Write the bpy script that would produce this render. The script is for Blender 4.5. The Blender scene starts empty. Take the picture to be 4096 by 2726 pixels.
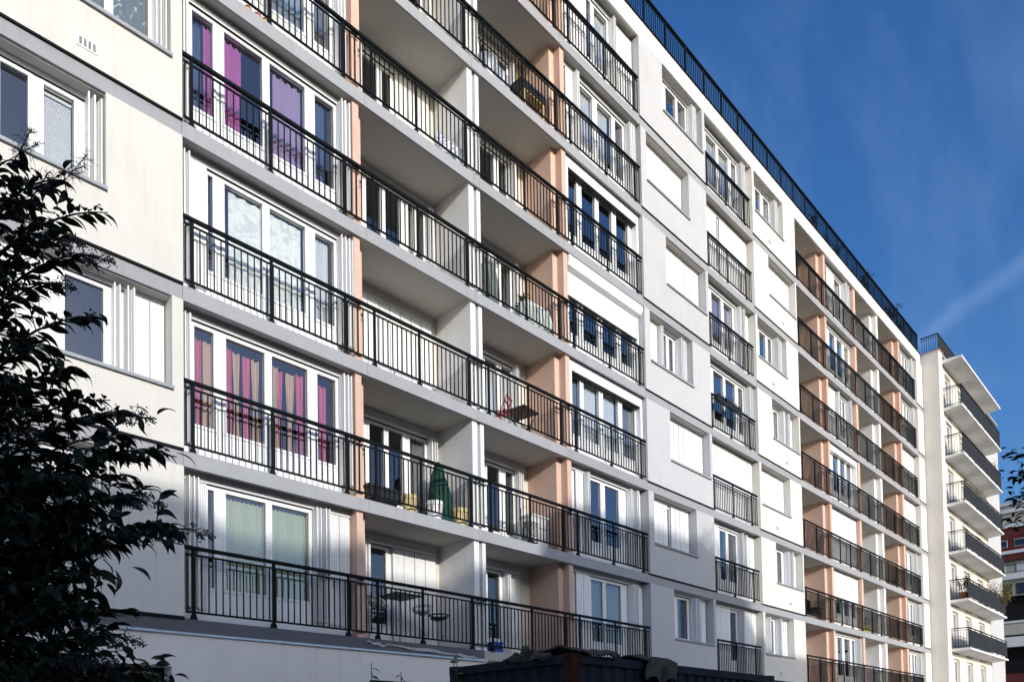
import bpy, bmesh, math, random
from mathutils import Vector, Matrix
random.seed(7)
R = math.radians
scene = bpy.context.scene
col = scene.collection

# ------------------------------------------------------------------ camera
Z0 = 3.55          # height of the lowest balcony floor above the street
H = 2.75           # storey height
cd = bpy.data.cameras.new('camera')
cam = bpy.data.objects.new('camera', cd)
col.objects.link(cam)
yaw, pitch, roll = R(46.3437), R(1.6292), R(-0.9739)
fw = Vector((math.sin(yaw)*math.cos(pitch), math.cos(yaw)*math.cos(pitch), math.sin(pitch)))
r0 = Vector((math.cos(yaw), -math.sin(yaw), 0)); u0 = r0.cross(fw)
rt = r0*math.cos(roll) + u0*math.sin(roll)
up = u0*math.cos(roll) - r0*math.sin(roll)
m = Matrix((rt, up, -fw)).transposed().to_4x4()
m.translation = (-5.1641, -12.2124, Z0 - 2.0894)
cam.matrix_world = m
cd.sensor_width = 36.0
cd.lens = 36.0*3019.35/4096
cd.shift_y = (2879.07 - 1363)/4096
cd.clip_start = 0.05
cd.clip_end = 2000
scene.camera = cam

# ------------------------------------------------------------------ sky, sun, exposure
SUN_AZ, SUN_EL = 192.0, 14.8           # azimuth clockwise from +Y
world = bpy.data.worlds.new('World')
scene.world = world
world.use_nodes = True
nt = world.node_tree
bg = nt.nodes['Background']
sky = nt.nodes.new('ShaderNodeTexSky')
sky.sky_type = 'NISHITA'
sky.sun_disc = False
sky.sun_elevation = R(SUN_EL)
sky.sun_rotation = R(SUN_AZ)
sky.altitude = 100
sky.air_density = 1.0
sky.dust_density = 3.2
sky.ozone_density = 4.0
hs = nt.nodes.new('ShaderNodeHueSaturation')
hs.inputs['Saturation'].default_value = 1.2
hs.inputs['Value'].default_value = 1.12
hs.inputs['Hue'].default_value = 0.508
nt.links.new(sky.outputs[0], hs.inputs['Color'])
# faint cirrus streaks: a stretched noise on the sky direction
tc = nt.nodes.new('ShaderNodeTexCoord')
mp = nt.nodes.new('ShaderNodeMapping')
mp.inputs['Rotation'].default_value = (R(38), R(-25), R(30))
mp.inputs['Scale'].default_value = (1.2, 7.5, 4.0)
nz = nt.nodes.new('ShaderNodeTexNoise')
nz.inputs['Scale'].default_value = 1.3
nz.inputs['Detail'].default_value = 7
nz.inputs['Roughness'].default_value = 0.55
cr = nt.nodes.new('ShaderNodeValToRGB')
cr.color_ramp.elements[0].position = 0.48
cr.color_ramp.elements[0].color = (0, 0, 0, 1)
cr.color_ramp.elements[1].position = 0.85
cr.color_ramp.elements[1].color = (0.13, 0.13, 0.13, 1)
mx = nt.nodes.new('ShaderNodeMix'); mx.data_type = 'RGBA'
mx.inputs[7].default_value = (3.2, 4.2, 5.6, 1)
nt.links.new(tc.outputs['Generated'], mp.inputs['Vector'])
nt.links.new(mp.outputs[0], nz.inputs['Vector'])
nt.links.new(nz.outputs['Fac'], cr.inputs['Fac'])
nt.links.new(cr.outputs['Color'], mx.inputs[0])
nt.links.new(hs.outputs[0], mx.inputs[6])
# one spread-out vapour trail low in the east
vd = nt.nodes.new('ShaderNodeVectorMath'); vd.operation = 'DOT_PRODUCT'; vd.inputs[1].default_value = (0.4776, -0.3578, -0.8024)
nt.links.new(tc.outputs['Generated'], vd.inputs[0])
n3 = nt.nodes.new('ShaderNodeTexNoise'); n3.inputs['Scale'].default_value = 9; n3.inputs['Detail'].default_value = 5
nt.links.new(tc.outputs['Generated'], n3.inputs['Vector'])
ad = nt.nodes.new('ShaderNodeMath'); ad.operation = 'MULTIPLY_ADD'; ad.inputs[1].default_value = 0.035; ad.inputs[2].default_value = -0.0175
nt.links.new(n3.outputs['Fac'], ad.inputs[0])
sm = nt.nodes.new('ShaderNodeMath'); sm.operation = 'ADD'; nt.links.new(vd.outputs['Value'], sm.inputs[0]); nt.links.new(ad.outputs[0], sm.inputs[1])
ab = nt.nodes.new('ShaderNodeMath'); ab.operation = 'ABSOLUTE'; nt.links.new(sm.outputs[0], ab.inputs[0])
mr = nt.nodes.new('ShaderNodeMapRange'); mr.interpolation_type = 'SMOOTHSTEP'
mr.inputs['From Min'].default_value = 0.0; mr.inputs['From Max'].default_value = 0.014; mr.inputs['To Min'].default_value = 0.095; mr.inputs['To Max'].default_value = 0.0
nt.links.new(ab.outputs[0], mr.inputs['Value'])
m3 = nt.nodes.new('ShaderNodeMix'); m3.data_type = 'RGBA'; m3.inputs[7].default_value = (3.2, 4.2, 5.6, 1)
nt.links.new(mr.outputs[0], m3.inputs[0]); nt.links.new(mx.outputs[2], m3.inputs[6])
nt.links.new(m3.outputs[2], bg.inputs['Color'])
bg.inputs['Strength'].default_value = 0.15

sd = bpy.data.lights.new('sun', 'SUN')
sd.energy = 2.7
sd.angle = R(0.55)
sd.color = (1.0, 0.955, 0.89)
sun = bpy.data.objects.new('sun', sd)
col.objects.link(sun)
tosun = Vector((math.sin(R(SUN_AZ))*math.cos(R(SUN_EL)), math.cos(R(SUN_AZ))*math.cos(R(SUN_EL)), math.sin(R(SUN_EL))))
sun.rotation_euler = tosun.to_track_quat('Z', 'Y').to_euler()
sun.location = (-10, -30, 40)
vs = scene.view_settings
vs.view_transform = 'Standard'
vs.look = 'None'
vs.exposure = 0.35
vs.gamma = 1.0
vs.use_curve_mapping = False
scene.cycles.max_bounces = 8
scene.cycles.transparent_max_bounces = 12
scene.cycles.use_denoising = True

# ------------------------------------------------------------------ helpers
class MB:
    def __init__(s): s.v = []; s.f = []
    def box(s, x0, x1, y0, y1, z0, z1):
        b = len(s.v)
        s.v += [(x0,y0,z0),(x1,y0,z0),(x1,y1,z0),(x0,y1,z0),(x0,y0,z1),(x1,y0,z1),(x1,y1,z1),(x0,y1,z1)]
        s.f += [(b,b+3,b+2,b+1),(b+4,b+5,b+6,b+7),(b,b+1,b+5,b+4),(b+1,b+2,b+6,b+5),(b+2,b+3,b+7,b+6),(b+3,b,b+4,b+7)]
        return s
    def prism(s, poly, axis, a, b):
        n = len(poly); o = len(s.v)
        for t in (a, b):
            for p, q in poly:
                s.v.append({'x': (t,p,q), 'y': (p,t,q), 'z': (p,q,t)}[axis])
        s.f.append(tuple(range(o, o+n))); s.f.append(tuple(range(o+2*n-1, o+n-1, -1)))
        for i in range(n):
            j = (i+1) % n
            s.f.append((o+i, o+n+i, o+n+j, o+j))
        return s
    def tube(s, pts, rad, n=6, caps=True):
        pts = [Vector(p) for p in pts]
        o = len(s.v)
        for i, p in enumerate(pts):
            d = (pts[min(i+1, len(pts)-1)] - pts[max(i-1, 0)])
            d = d.normalized() if d.length > 1e-9 else Vector((0,0,1))
            a = d.orthogonal().normalized() if i == 0 else (a - d*a.dot(d)).normalized()
            b = d.cross(a)
            rr = rad[i] if isinstance(rad, (list, tuple)) else rad
            for k in range(n):
                t = 2*math.pi*k/n
                s.v.append(tuple(p + (a*math.cos(t) + b*math.sin(t))*rr))
        for i in range(len(pts)-1):
            for k in range(n):
                k2 = (k+1) % n
                s.f.append((o+i*n+k, o+i*n+k2, o+(i+1)*n+k2, o+(i+1)*n+k))
        if caps:
            s.f.append(tuple(o+k for k in range(n-1, -1, -1)))
            s.f.append(tuple(o+(len(pts)-1)*n+k for k in range(n)))
        return s
    def lathe(s, prof, cx=0, cy=0, n=20):
        o = len(s.v)
        for r, z in prof:
            for k in range(n):
                t = 2*math.pi*k/n
                s.v.append((cx + r*math.cos(t), cy + r*math.sin(t), z))
        for i in range(len(prof)-1):
            for k in range(n):
                k2 = (k+1) % n
                s.f.append((o+i*n+k, o+i*n+k2, o+(i+1)*n+k2, o+(i+1)*n+k))
        s.f.append(tuple(o+k for k in range(n-1, -1, -1)))
        s.f.append(tuple(o+(len(prof)-1)*n+k for k in range(n)))
        return s
    def sheet(s, fn, nu, nv):
        o = len(s.v)
        for i in range(nu+1):
            for j in range(nv+1): s.v.append(tuple(fn(i/nu, j/nv)))
        for i in range(nu):
            for j in range(nv):
                a = o+i*(nv+1)+j
                s.f.append((a, a+nv+1, a+nv+2, a+1))
        return s
    def ball(s, c, r, n=8, mrings=5, sq=(1,1,1)):
        prof = [(max(1e-4, math.sin(math.pi*i/mrings))*r, -math.cos(math.pi*i/mrings)*r) for i in range(mrings+1)]
        o = len(s.v); s.lathe(prof, 0, 0, n)
        for i in range(o, len(s.v)):
            x, y, z = s.v[i]; s.v[i] = (c[0]+x*sq[0], c[1]+y*sq[1], c[2]+z*sq[2])
        return s
    def mesh(s, name, mat, smooth=False):
        me = bpy.data.meshes.new(name)
        me.from_pydata(s.v, [], s.f)
        me.materials.append(mat)
        if smooth:
            me.polygons.foreach_set('use_smooth', [True]*len(me.polygons))
        me.update()
        return me
    def build(s, name, mat, parent=None, smooth=False, **kw):
        return link(name, s.mesh(name, mat, smooth), parent, **kw)

def link(name, me, parent=None, loc=None, rot=None, scale=None, label=None, cat=None, group=None, kind=None):
    o = bpy.data.objects.new(name, me)
    col.objects.link(o)
    if parent: o.parent = parent
    if loc: o.location = loc
    if rot: o.rotation_euler = rot
    if scale: o.scale = scale
    tag(o, label, cat, group, kind)
    return o
def tag(o, label=None, cat=None, group=None, kind=None):
    if label: o['label'] = label
    if cat: o['category'] = cat
    if group: o['group'] = group
    if kind: o['kind'] = kind
    return o
def thing(name, label, cat, loc=(0,0,0), rz=0, group=None):
    o = bpy.data.objects.new(name, None)
    col.objects.link(o)
    o.location = loc; o.rotation_euler = (0,0,rz)
    o.empty_display_size = 0.2
    return tag(o, label, cat, group)
def LZ(l, dz=0.0): return Z0 + H*l + dz

# ------------------------------------------------------------------ materials
def newmat(name):
    mt = bpy.data.materials.new(name); mt.use_nodes = True
    return mt, mt.node_tree, mt.node_tree.nodes['Principled BSDF']
def mat(name, c, rough=0.6, var=0.06, scale=3.0, bump=0.0, bscale=120.0, spec=0.5, metal=0.0, stretch=(1,1,1), dirt=None, objvar=0.0):
    mt, t, p = newmat(name)
    p.inputs['Roughness'].default_value = rough
    p.inputs['Specular IOR Level'].default_value = spec
    p.inputs['Metallic'].default_value = metal
    g = t.nodes.new('ShaderNodeNewGeometry')
    mpn = t.nodes.new('ShaderNodeMapping'); mpn.inputs['Scale'].default_value = stretch
    t.links.new(g.outputs['Position'], mpn.inputs['Vector'])
    n = t.nodes.new('ShaderNodeTexNoise'); n.inputs['Scale'].default_value = scale; n.inputs['Detail'].default_value = 6
    t.links.new(mpn.outputs[0], n.inputs['Vector'])
    rmp = t.nodes.new('ShaderNodeMapRange')
    rmp.inputs['From Min'].default_value = 0.3; rmp.inputs['From Max'].default_value = 0.7
    rmp.inputs['To Min'].default_value = 1-var; rmp.inputs['To Max'].default_value = 1+var*0.6
    t.links.new(n.outputs['Fac'], rmp.inputs['Value'])
    mul = t.nodes.new('ShaderNodeMix'); mul.data_type = 'RGBA'; mul.blend_type = 'MULTIPLY'; mul.inputs[0].default_value = 1
    mul.inputs[6].default_value = (*c, 1)
    t.links.new(rmp.outputs[0], mul.inputs[7])
    out = mul.outputs[2]
    if dirt:                                    # faint vertical rain streaks and blotches in the render
        m2 = t.nodes.new('ShaderNodeMapping'); m2.inputs['Scale'].default_value = (5, 5, 0.45)
        t.links.new(g.outputs['Position'], m2.inputs['Vector'])
        n2 = t.nodes.new('ShaderNodeTexNoise'); n2.inputs['Scale'].default_value = 1.6; n2.inputs['Detail'].default_value = 8; n2.inputs['Roughness'].default_value = 0.65
        t.links.new(m2.outputs[0], n2.inputs['Vector'])
        c2 = t.nodes.new('ShaderNodeMapRange')
        c2.inputs['From Min'].default_value = 0.52; c2.inputs['From Max'].default_value = 0.78
        c2.inputs['To Min'].default_value = 0; c2.inputs['To Max'].default_value = dirt
        t.links.new(n2.outputs['Fac'], c2.inputs['Value'])
        mm = t.nodes.new('ShaderNodeMix'); mm.data_type = 'RGBA'
        mm.inputs[7].default_value = (c[0]*0.6, c[1]*0.58, c[2]*0.55, 1)
        t.links.new(c2.outputs[0], mm.inputs[0]); t.links.new(out, mm.inputs[6])
        out = mm.outputs[2]
    if objvar:                                  # slight tone difference from one panel to the next
        oi = t.nodes.new('ShaderNodeObjectInfo')
        mo = t.nodes.new('ShaderNodeMapRange'); mo.inputs['To Min'].default_value = 1-objvar; mo.inputs['To Max'].default_value = 1+objvar
        t.links.new(oi.outputs['Random'], mo.inputs['Value'])
        mq = t.nodes.new('ShaderNodeMix'); mq.data_type = 'RGBA'; mq.blend_type = 'MULTIPLY'; mq.inputs[0].default_value = 1
        t.links.new(out, mq.inputs[6]); t.links.new(mo.outputs[0], mq.inputs[7])
        out = mq.outputs[2]
    t.links.new(out, p.inputs['Base Color'])
    if bump:
        nb = t.nodes.new('ShaderNodeTexNoise'); nb.inputs['Scale'].default_value = bscale; nb.inputs['Detail'].default_value = 4
        t.links.new(g.outputs['Position'], nb.inputs['Vector'])
        b = t.nodes.new('ShaderNodeBump'); b.inputs['Strength'].default_value = bump; b.inputs['Distance'].default_value = 0.01
        t.links.new(nb.outputs['Fac'], b.inputs['Height']); t.links.new(b.outputs[0], p.inputs['Normal'])
    return mt
def glassmat(name, tint=(0.97, 0.98, 0.977), boost=3.8):
    mt, t, p = newmat(name)
    t.nodes.remove(p)
    out = t.nodes['Material Output']
    tr = t.nodes.new('ShaderNodeBsdfTransparent'); tr.inputs[0].default_value = (*tint, 1)
    gl = t.nodes.new('ShaderNodeBsdfGlossy'); gl.inputs['Roughness'].default_value = 0.0; gl.inputs[0].default_value = (0.95, 0.97, 1, 1)
    fr = t.nodes.new('ShaderNodeFresnel'); fr.inputs['IOR'].default_value = 1.52
    mu = t.nodes.new('ShaderNodeMath'); mu.operation = 'MULTIPLY'; mu.inputs[1].default_value = boost; mu.use_clamp = True
    mxs = t.nodes.new('ShaderNodeMixShader')
    g = t.nodes.new('ShaderNodeNewGeometry')
    nb = t.nodes.new('ShaderNodeTexNoise'); nb.inputs['Scale'].default_value = 1.6; nb.inputs['Detail'].default_value = 1
    t.links.new(g.outputs['Position'], nb.inputs['Vector'])
    b = t.nodes.new('ShaderNodeBump'); b.inputs['Strength'].default_value = 0.05; b.inputs['Distance'].default_value = 0.05
    t.links.new(nb.outputs['Fac'], b.inputs['Height']); t.links.new(b.outputs[0], gl.inputs['Normal'])
    bf = t.nodes.new('ShaderNodeMath'); bf.operation = 'SUBTRACT'; bf.inputs[0].default_value = 1.0
    t.links.new(g.outputs['Backfacing'], bf.inputs[1])
    m2 = t.nodes.new('ShaderNodeMath'); m2.operation = 'MULTIPLY'
    t.links.new(fr.outputs[0], mu.inputs[0]); t.links.new(mu.outputs[0], m2.inputs[0]); t.links.new(bf.outputs[0], m2.inputs[1])
    t.links.new(m2.outputs[0], mxs.inputs[0])
    t.links.new(tr.outputs[0], mxs.inputs[1]); t.links.new(gl.outputs[0], mxs.inputs[2])
    t.links.new(mxs.outputs[0], out.inputs['Surface'])
    return mt
def clothmat(name, c, trans=0.35, pattern=None, pscale=9.0, lo=0.45, hi=0.62):
    mt, t, p = newmat(name)
    t.nodes.remove(p)
    out = t.nodes['Material Output']
    d = t.nodes.new('ShaderNodeBsdfDiffuse'); tl = t.nodes.new('ShaderNodeBsdfTranslucent'); ms = t.nodes.new('ShaderNodeMixShader')
    ms.inputs[0].default_value = trans
    if pattern:
        g = t.nodes.new('ShaderNodeNewGeometry')
        n = t.nodes.new('ShaderNodeTexNoise'); n.inputs['Scale'].default_value = pscale; n.inputs['Detail'].default_value = 3; n.inputs['Distortion'].default_value = 1.6
        t.links.new(g.outputs['Position'], n.inputs['Vector'])
        r = t.nodes.new('ShaderNodeValToRGB')
        r.color_ramp.elements[0].position = lo; r.color_ramp.elements[0].color = (*c, 1)
        r.color_ramp.elements[1].position = hi; r.color_ramp.elements[1].color = (*pattern, 1)
        t.links.new(n.outputs['Fac'], r.inputs[0])
        t.links.new(r.outputs[0], d.inputs[0]); t.links.new(r.outputs[0], tl.inputs[0])
    else:
        d.inputs[0].default_value = (*c, 1); tl.inputs[0].default_value = (*c, 1)
    t.links.new(d.outputs[0], ms.inputs[1]); t.links.new(tl.outputs[0], ms.inputs[2])
    t.links.new(ms.outputs[0], out.inputs['Surface'])
    return mt

CREAM = mat('cream_render', (0.635, 0.618, 0.575), 0.9, 0.04, 1.3, 0.3, 90, 0.2, dirt=0.30, objvar=0.03)
CREAM2 = mat('pale_cream_render', (0.70, 0.68, 0.63), 0.9, 0.04, 1.3, 0.25, 90, 0.2, dirt=0.28, objvar=0.03)
GREYW = mat('light_grey_render', (0.50, 0.505, 0.52), 0.9, 0.04, 1.3, 0.25, 90, 0.2, dirt=0.30, objvar=0.035)
WHITEW = mat('white_render', (0.74, 0.74, 0.735), 0.9, 0.03, 2.0, 0.15, 90, 0.2, dirt=0.25, objvar=0.03)
ORANGE = mat('peach_render', (0.63, 0.44, 0.355), 0.9, 0.05, 2.0, 0.25, 90, 0.2, dirt=0.28, objvar=0.03)
FASCIA = mat('grey_fascia_paint', (0.335, 0.34, 0.36), 0.75, 0.05, 2.5, 0.1, 60, 0.3, dirt=0.35, objvar=0.05)
BASEG = mat('dark_grey_band_paint', (0.125, 0.125, 0.135), 0.8, 0.05, 2.5, 0.1, 60, 0.3, dirt=0.12)
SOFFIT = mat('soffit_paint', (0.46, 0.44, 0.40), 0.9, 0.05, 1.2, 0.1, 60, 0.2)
BACKW = mat('loggia_wall_paint', (0.66, 0.62, 0.56), 0.9, 0.04, 1.5, 0.15, 90, 0.2)
PVC = mat('white_plastic', (0.80, 0.81, 0.82), 0.35, 0.02, 4.0, 0, 1, 0.5)
SHUT = mat('white_shutter_paint', (0.76, 0.765, 0.77), 0.42, 0.06, 3.0, 0, 1, 0.5, stretch=(4,4,0.5), dirt=0.18, objvar=0.05)
JOINT_SHADE = mat('grey_joint_shade', (0.40, 0.405, 0.41), 0.6, 0.1, 5, 0, 1, 0.3)
BLACK = mat('black_railing_paint', (0.006, 0.0078, 0.0083), 0.5, 0.15, 6.0, 0, 1, 0.10)
DRIP = mat('dark_drip_profile', (0.010, 0.011, 0.012), 0.7, 0.1, 4, 0, 1, 0.1)
SILL = mat('grey_metal_sill', (0.33, 0.35, 0.37), 0.45, 0.06, 4, 0, 1, 0.5)
ZINC = mat('zinc_flashing', (0.50, 0.60, 0.68), 0.35, 0.15, 9, 0, 1, 0.6, metal=0.3)
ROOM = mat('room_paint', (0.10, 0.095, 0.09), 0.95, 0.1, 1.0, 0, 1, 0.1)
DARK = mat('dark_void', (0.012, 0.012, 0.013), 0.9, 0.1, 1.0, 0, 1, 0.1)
RUBBER = mat('black_gasket', (0.02, 0.02, 0.022), 0.7, 0.05, 3, 0, 1, 0.3)
GLASS = glassmat('window_glass')
GLASSD = glassmat('dark_window_glass', (0.55, 0.57, 0.58), 3.0)
SCREEN = mat('dark_screen_fabric', (0.022, 0.025, 0.03), 0.8, 0.12, 2.0, 0.15, 200, 0.2)
CONCRETE = mat('concrete', (0.36, 0.35, 0.33), 0.9, 0.12, 1.5, 0.3, 40, 0.2, dirt=0.2)

# ------------------------------------------------------------------ ground
def ground():
    MB().box(-600, 900, -600, 600, -0.3, -0.1).build('ground', mat('ground_earth', (0.16, 0.15, 0.13), 0.95, 0.2, 0.3, 0.4, 5, 0.1), kind='structure')
    MB().box(-200, 300, -30, -14, -0.1, 0.0).build('road', mat('asphalt', (0.05, 0.05, 0.052), 0.9, 0.2, 3, 0.4, 150, 0.2), kind='structure')
    MB().box(-200, 300, -14, 6.5, -0.1, 0.12).build('pavement', mat('pavement_concrete', (0.40, 0.37, 0.33), 0.9, 0.12, 2, 0.3, 80, 0.2, dirt=0.2), kind='structure')
    MB().box(-200, 300, -40, -30, -0.1, 0.12).build('pavement', bpy.data.materials['pavement_concrete'], kind='structure')
ground()

# ------------------------------------------------------------------ main building
B = thing('apartment_building', 'long white and cream apartment block with seven rows of balconies and black railings', 'building')
GLX = -9.0        # left end of the modelled block
END = 42.15
FY = 0.02         # front of the slab fascias
RY = 0.045        # railing line
WY = 0.32         # window line
LB = 1.30         # loggia back wall
BK = 6.0          # back of the block

def slab(l):
    z = LZ(l)
    mb = MB()
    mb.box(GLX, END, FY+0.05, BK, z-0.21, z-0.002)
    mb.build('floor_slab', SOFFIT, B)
    # fascia board along the edge, in lengths with open joints
    joints = [GLX, 0.0, 3.66, 6.68, 9.92, 13.62, 17.5, 20.97, 24.72, 28.0, 31.5, 34.6, 38.05, END]
    for a, b in zip(joints[:-1], joints[1:]):
        if l == 0 and a < 6.8: continue
        o = MB()
        o.prism([(FY, z-0.255), (FY+0.05, z-0.255), (FY+0.05, z), (FY, z)], 'x', a+0.003, b-0.003)
        o.build('fascia', FASCIA, B)
for l in range(0, 7): slab(l)
# roof
z7 = LZ(7)
MB().box(GLX, END, FY+0.05, BK, z7-0.21, z7+0.10).build('roof_slab', SOFFIT, B)
jo = [GLX, -4, 0.0, 3.66, 6.68, 9.92, 13.62, 16.95, 20.1, 24.72, 28.0, 32.4, 37.05, 41.78]
for a, b in zip(jo[:-1], jo[1:]):
    MB().box(a+0.003, b-0.003, FY-0.01, FY+0.05, z7-0.255, z7+0.31).build('parapet_panel', WHITEW, B)
MB().box(GLX, 41.79, FY+0.05, FY+0.25, z7+0.10, z7+0.31).build('parapet', WHITEW, B)
MB().box(GLX, 41.80, FY-0.05, FY+0.27, z7+0.312, z7+0.345).build('coping', DRIP, B)
# back wall, end walls
MB().box(GLX, END, BK, BK+0.3, 0, z7+0.1).build('rear_wall', GREYW, B)
MB().box(GLX-0.3, GLX, 0, BK+0.3, 0, z7+0.3).build('end_wall', CREAM, B)
# ground storey below the lowest balconies
def ground_storey():
    z = LZ(0)
    g = MB()
    g.box(-0.2, 6.86, FY, FY+0.3, 0.12, z-0.245)
    g.box(GLX, -0.2, FY, FY+0.3, z-0.79, z-0.245)
    g.build('base_wall', mat('base_wall_render', (0.80, 0.745, 0.70), 0.9, 0.05, 1.2, 0.2, 80, 0.2, dirt=0.25), B)
    MB().box(GLX, 6.80, FY+0.005, FY+0.05, z-0.235, z-0.002).build('fascia', BASEG, B)
    MB().box(6.80, 13.6, FY+1.2, FY+1.4, 0.12, z-0.21).build('base_wall', bpy.data.materials['base_wall_render'], B)
    MB().box(13.65, END, FY+0.04, FY+0.3, 0.12, z-0.255).build('base_wall', bpy.data.materials['base_wall_render'], B)
    # flashing strips, slightly uneven
    x = GLX
    for i, w in enumerate((3.2, 3.0, 2.35, 2.0, 3.1, 2.2)):
        b = min(x+w, 6.88); d = (i % 3)*0.006
        f = MB()
        f.prism([(FY-0.045-d, z-0.262), (FY+0.02, z-0.262), (FY+0.02, z-0.215+d), (FY-0.045-d, z-0.232)], 'x', x+0.004, b)
        f.build('flashing_strip', ZINC, B)
        x = b
    # garage opening
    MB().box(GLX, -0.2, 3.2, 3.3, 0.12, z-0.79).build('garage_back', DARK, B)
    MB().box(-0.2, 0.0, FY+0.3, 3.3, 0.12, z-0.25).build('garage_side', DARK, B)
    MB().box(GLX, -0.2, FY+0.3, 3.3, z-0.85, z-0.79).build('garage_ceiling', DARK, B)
    # torn film left stuck on the grey band
    film = mat('torn_film', (0.52, 0.52, 0.53), 0.35, 0.2, 8, 0.5, 20, 0.5)
    for x0, x1, zz in ((3.55, 4.0, -0.07), (4.0, 5.95, -0.10), (5.9, 6.75, -0.16)):
        def fn(u, v, x0=x0, x1=x1, zz=zz):
            x = x0+(x1-x0)*u
            return (x, FY-0.012-0.02*abs(math.sin(9*u+4*v))-0.012*v, z+zz-0.06*u+0.012*math.sin(13*u)+(0.05+0.02*math.sin(7*u+x0))*(v-0.5))
        MB().sheet(fn, 26, 3).build('torn_film', film, B, smooth=True)
ground_storey()

# ---- wall panels with one opening each
def panel(x0, x1, l, wx0, wx1, m, vent=None, zt=None):
    z = LZ(l); zt = z+2.49
    o = MB()
    y0, y1 = 0.0, 0.30
    o.box(x0, x1, y0, y1, z+0.035, z+0.965)
    o.box(x0, wx0, y0, y1, z+0.965, zt)
    o.box(wx1, x1, y0, y1, z+0.965, zt)
    w = o.build('wall_panel', m, B)
    MB().prism([(-0.014, z-0.012), (0.09, z-0.012), (0.09, z+0.034), (-0.002, z+0.034)], 'x', x0+0.002, x1-0.002).build('drip_profile', DRIP, B)
    # metal sill with a small drip nose and end upstands
    s = MB()
    s.prism([(-0.055, z+0.955), (-0.055, z+0.985), (WY+0.01, z+1.015), (WY+0.01, z+0.967), (0.004, z+0.967), (-0.002, z+0.945), (-0.05, z+0.935)], 'x', wx0+0.002, wx1+0.012)
    s.build('window_sill', SILL, B)
    MB().box(wx0, wx1, FY+0.05, WY-0.002, zt-0.015, zt+0.045).build('opening_head', SOFFIT, B)
    if vent is not None:
        v = MB()
        vx, vz, W, Ht = vent, z+0.31, 0.30, 0.17
        v.box(vx-W/2, vx+W/2, -0.012, -0.001, vz-Ht/2, vz+Ht/2)
        vo = v.build('vent_grille', PVC, B)
        q = MB()
        for k in range(4):
            cx = vx - W/2 + 0.055 + k*0.0635
            for j in range(9):
                zz = vz - 0.055 + j*0.0138
                q.box(cx-0.019, cx+0.019, -0.0145, -0.0125, zz-0.0035, zz+0.0035)
        q.build('vent_slots', DRIP, vo, kind='stuff')

# ---- windows
shutter_mesh = {}
def leaf_mesh(ribs):
    if ribs in shutter_mesh: return shutter_mesh[ribs]
    # unit leaf in x (0..1) and z (0..1), thickness in y -0.011..0.011, with v-grooves on both faces
    prof = []
    g = 0.07
    for k in range(ribs):
        a, b = k/ribs, (k+1)/ribs
        prof += [(a+(g if k else 0), -0.011)] if k == 0 else [(a, 0.002), (a+g*0.5, -0.011)]
        prof += [(b-(g*0.5 if k < ribs-1 else 0), -0.011)]
    back = [(x, -y) for x, y in reversed(prof)]
    poly = prof + back
    o = MB()
    o.prism([(x, y) for x, y in poly], 'z', 0, 1)
    o.box(-0.028, 0.028, -0.0135, 0.004, 0.0005, 0.9995)       # grey strip painting the shade line where leaves overlap
    me = o.mesh('shutter_leaf', SHUT)
    me.materials.append(JOINT_SHADE)
    for p_ in list(me.polygons)[-6:]: p_.material_index = 1
    shutter_mesh[ribs] = me
    return me
def leaf(parent, x, y, z0, z1, w, ang=0.0, ribs=4):
    return link('shutter_leaf', leaf_mesh(ribs), parent, loc=(x, y, z0), rot=(0, 0, ang), scale=(w, 1, z1-z0))
handle_me = MB().box(-0.012, 0.012, -0.035, 0, -0.035, 0.035).mesh('shutter_latch', PVC)

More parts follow.
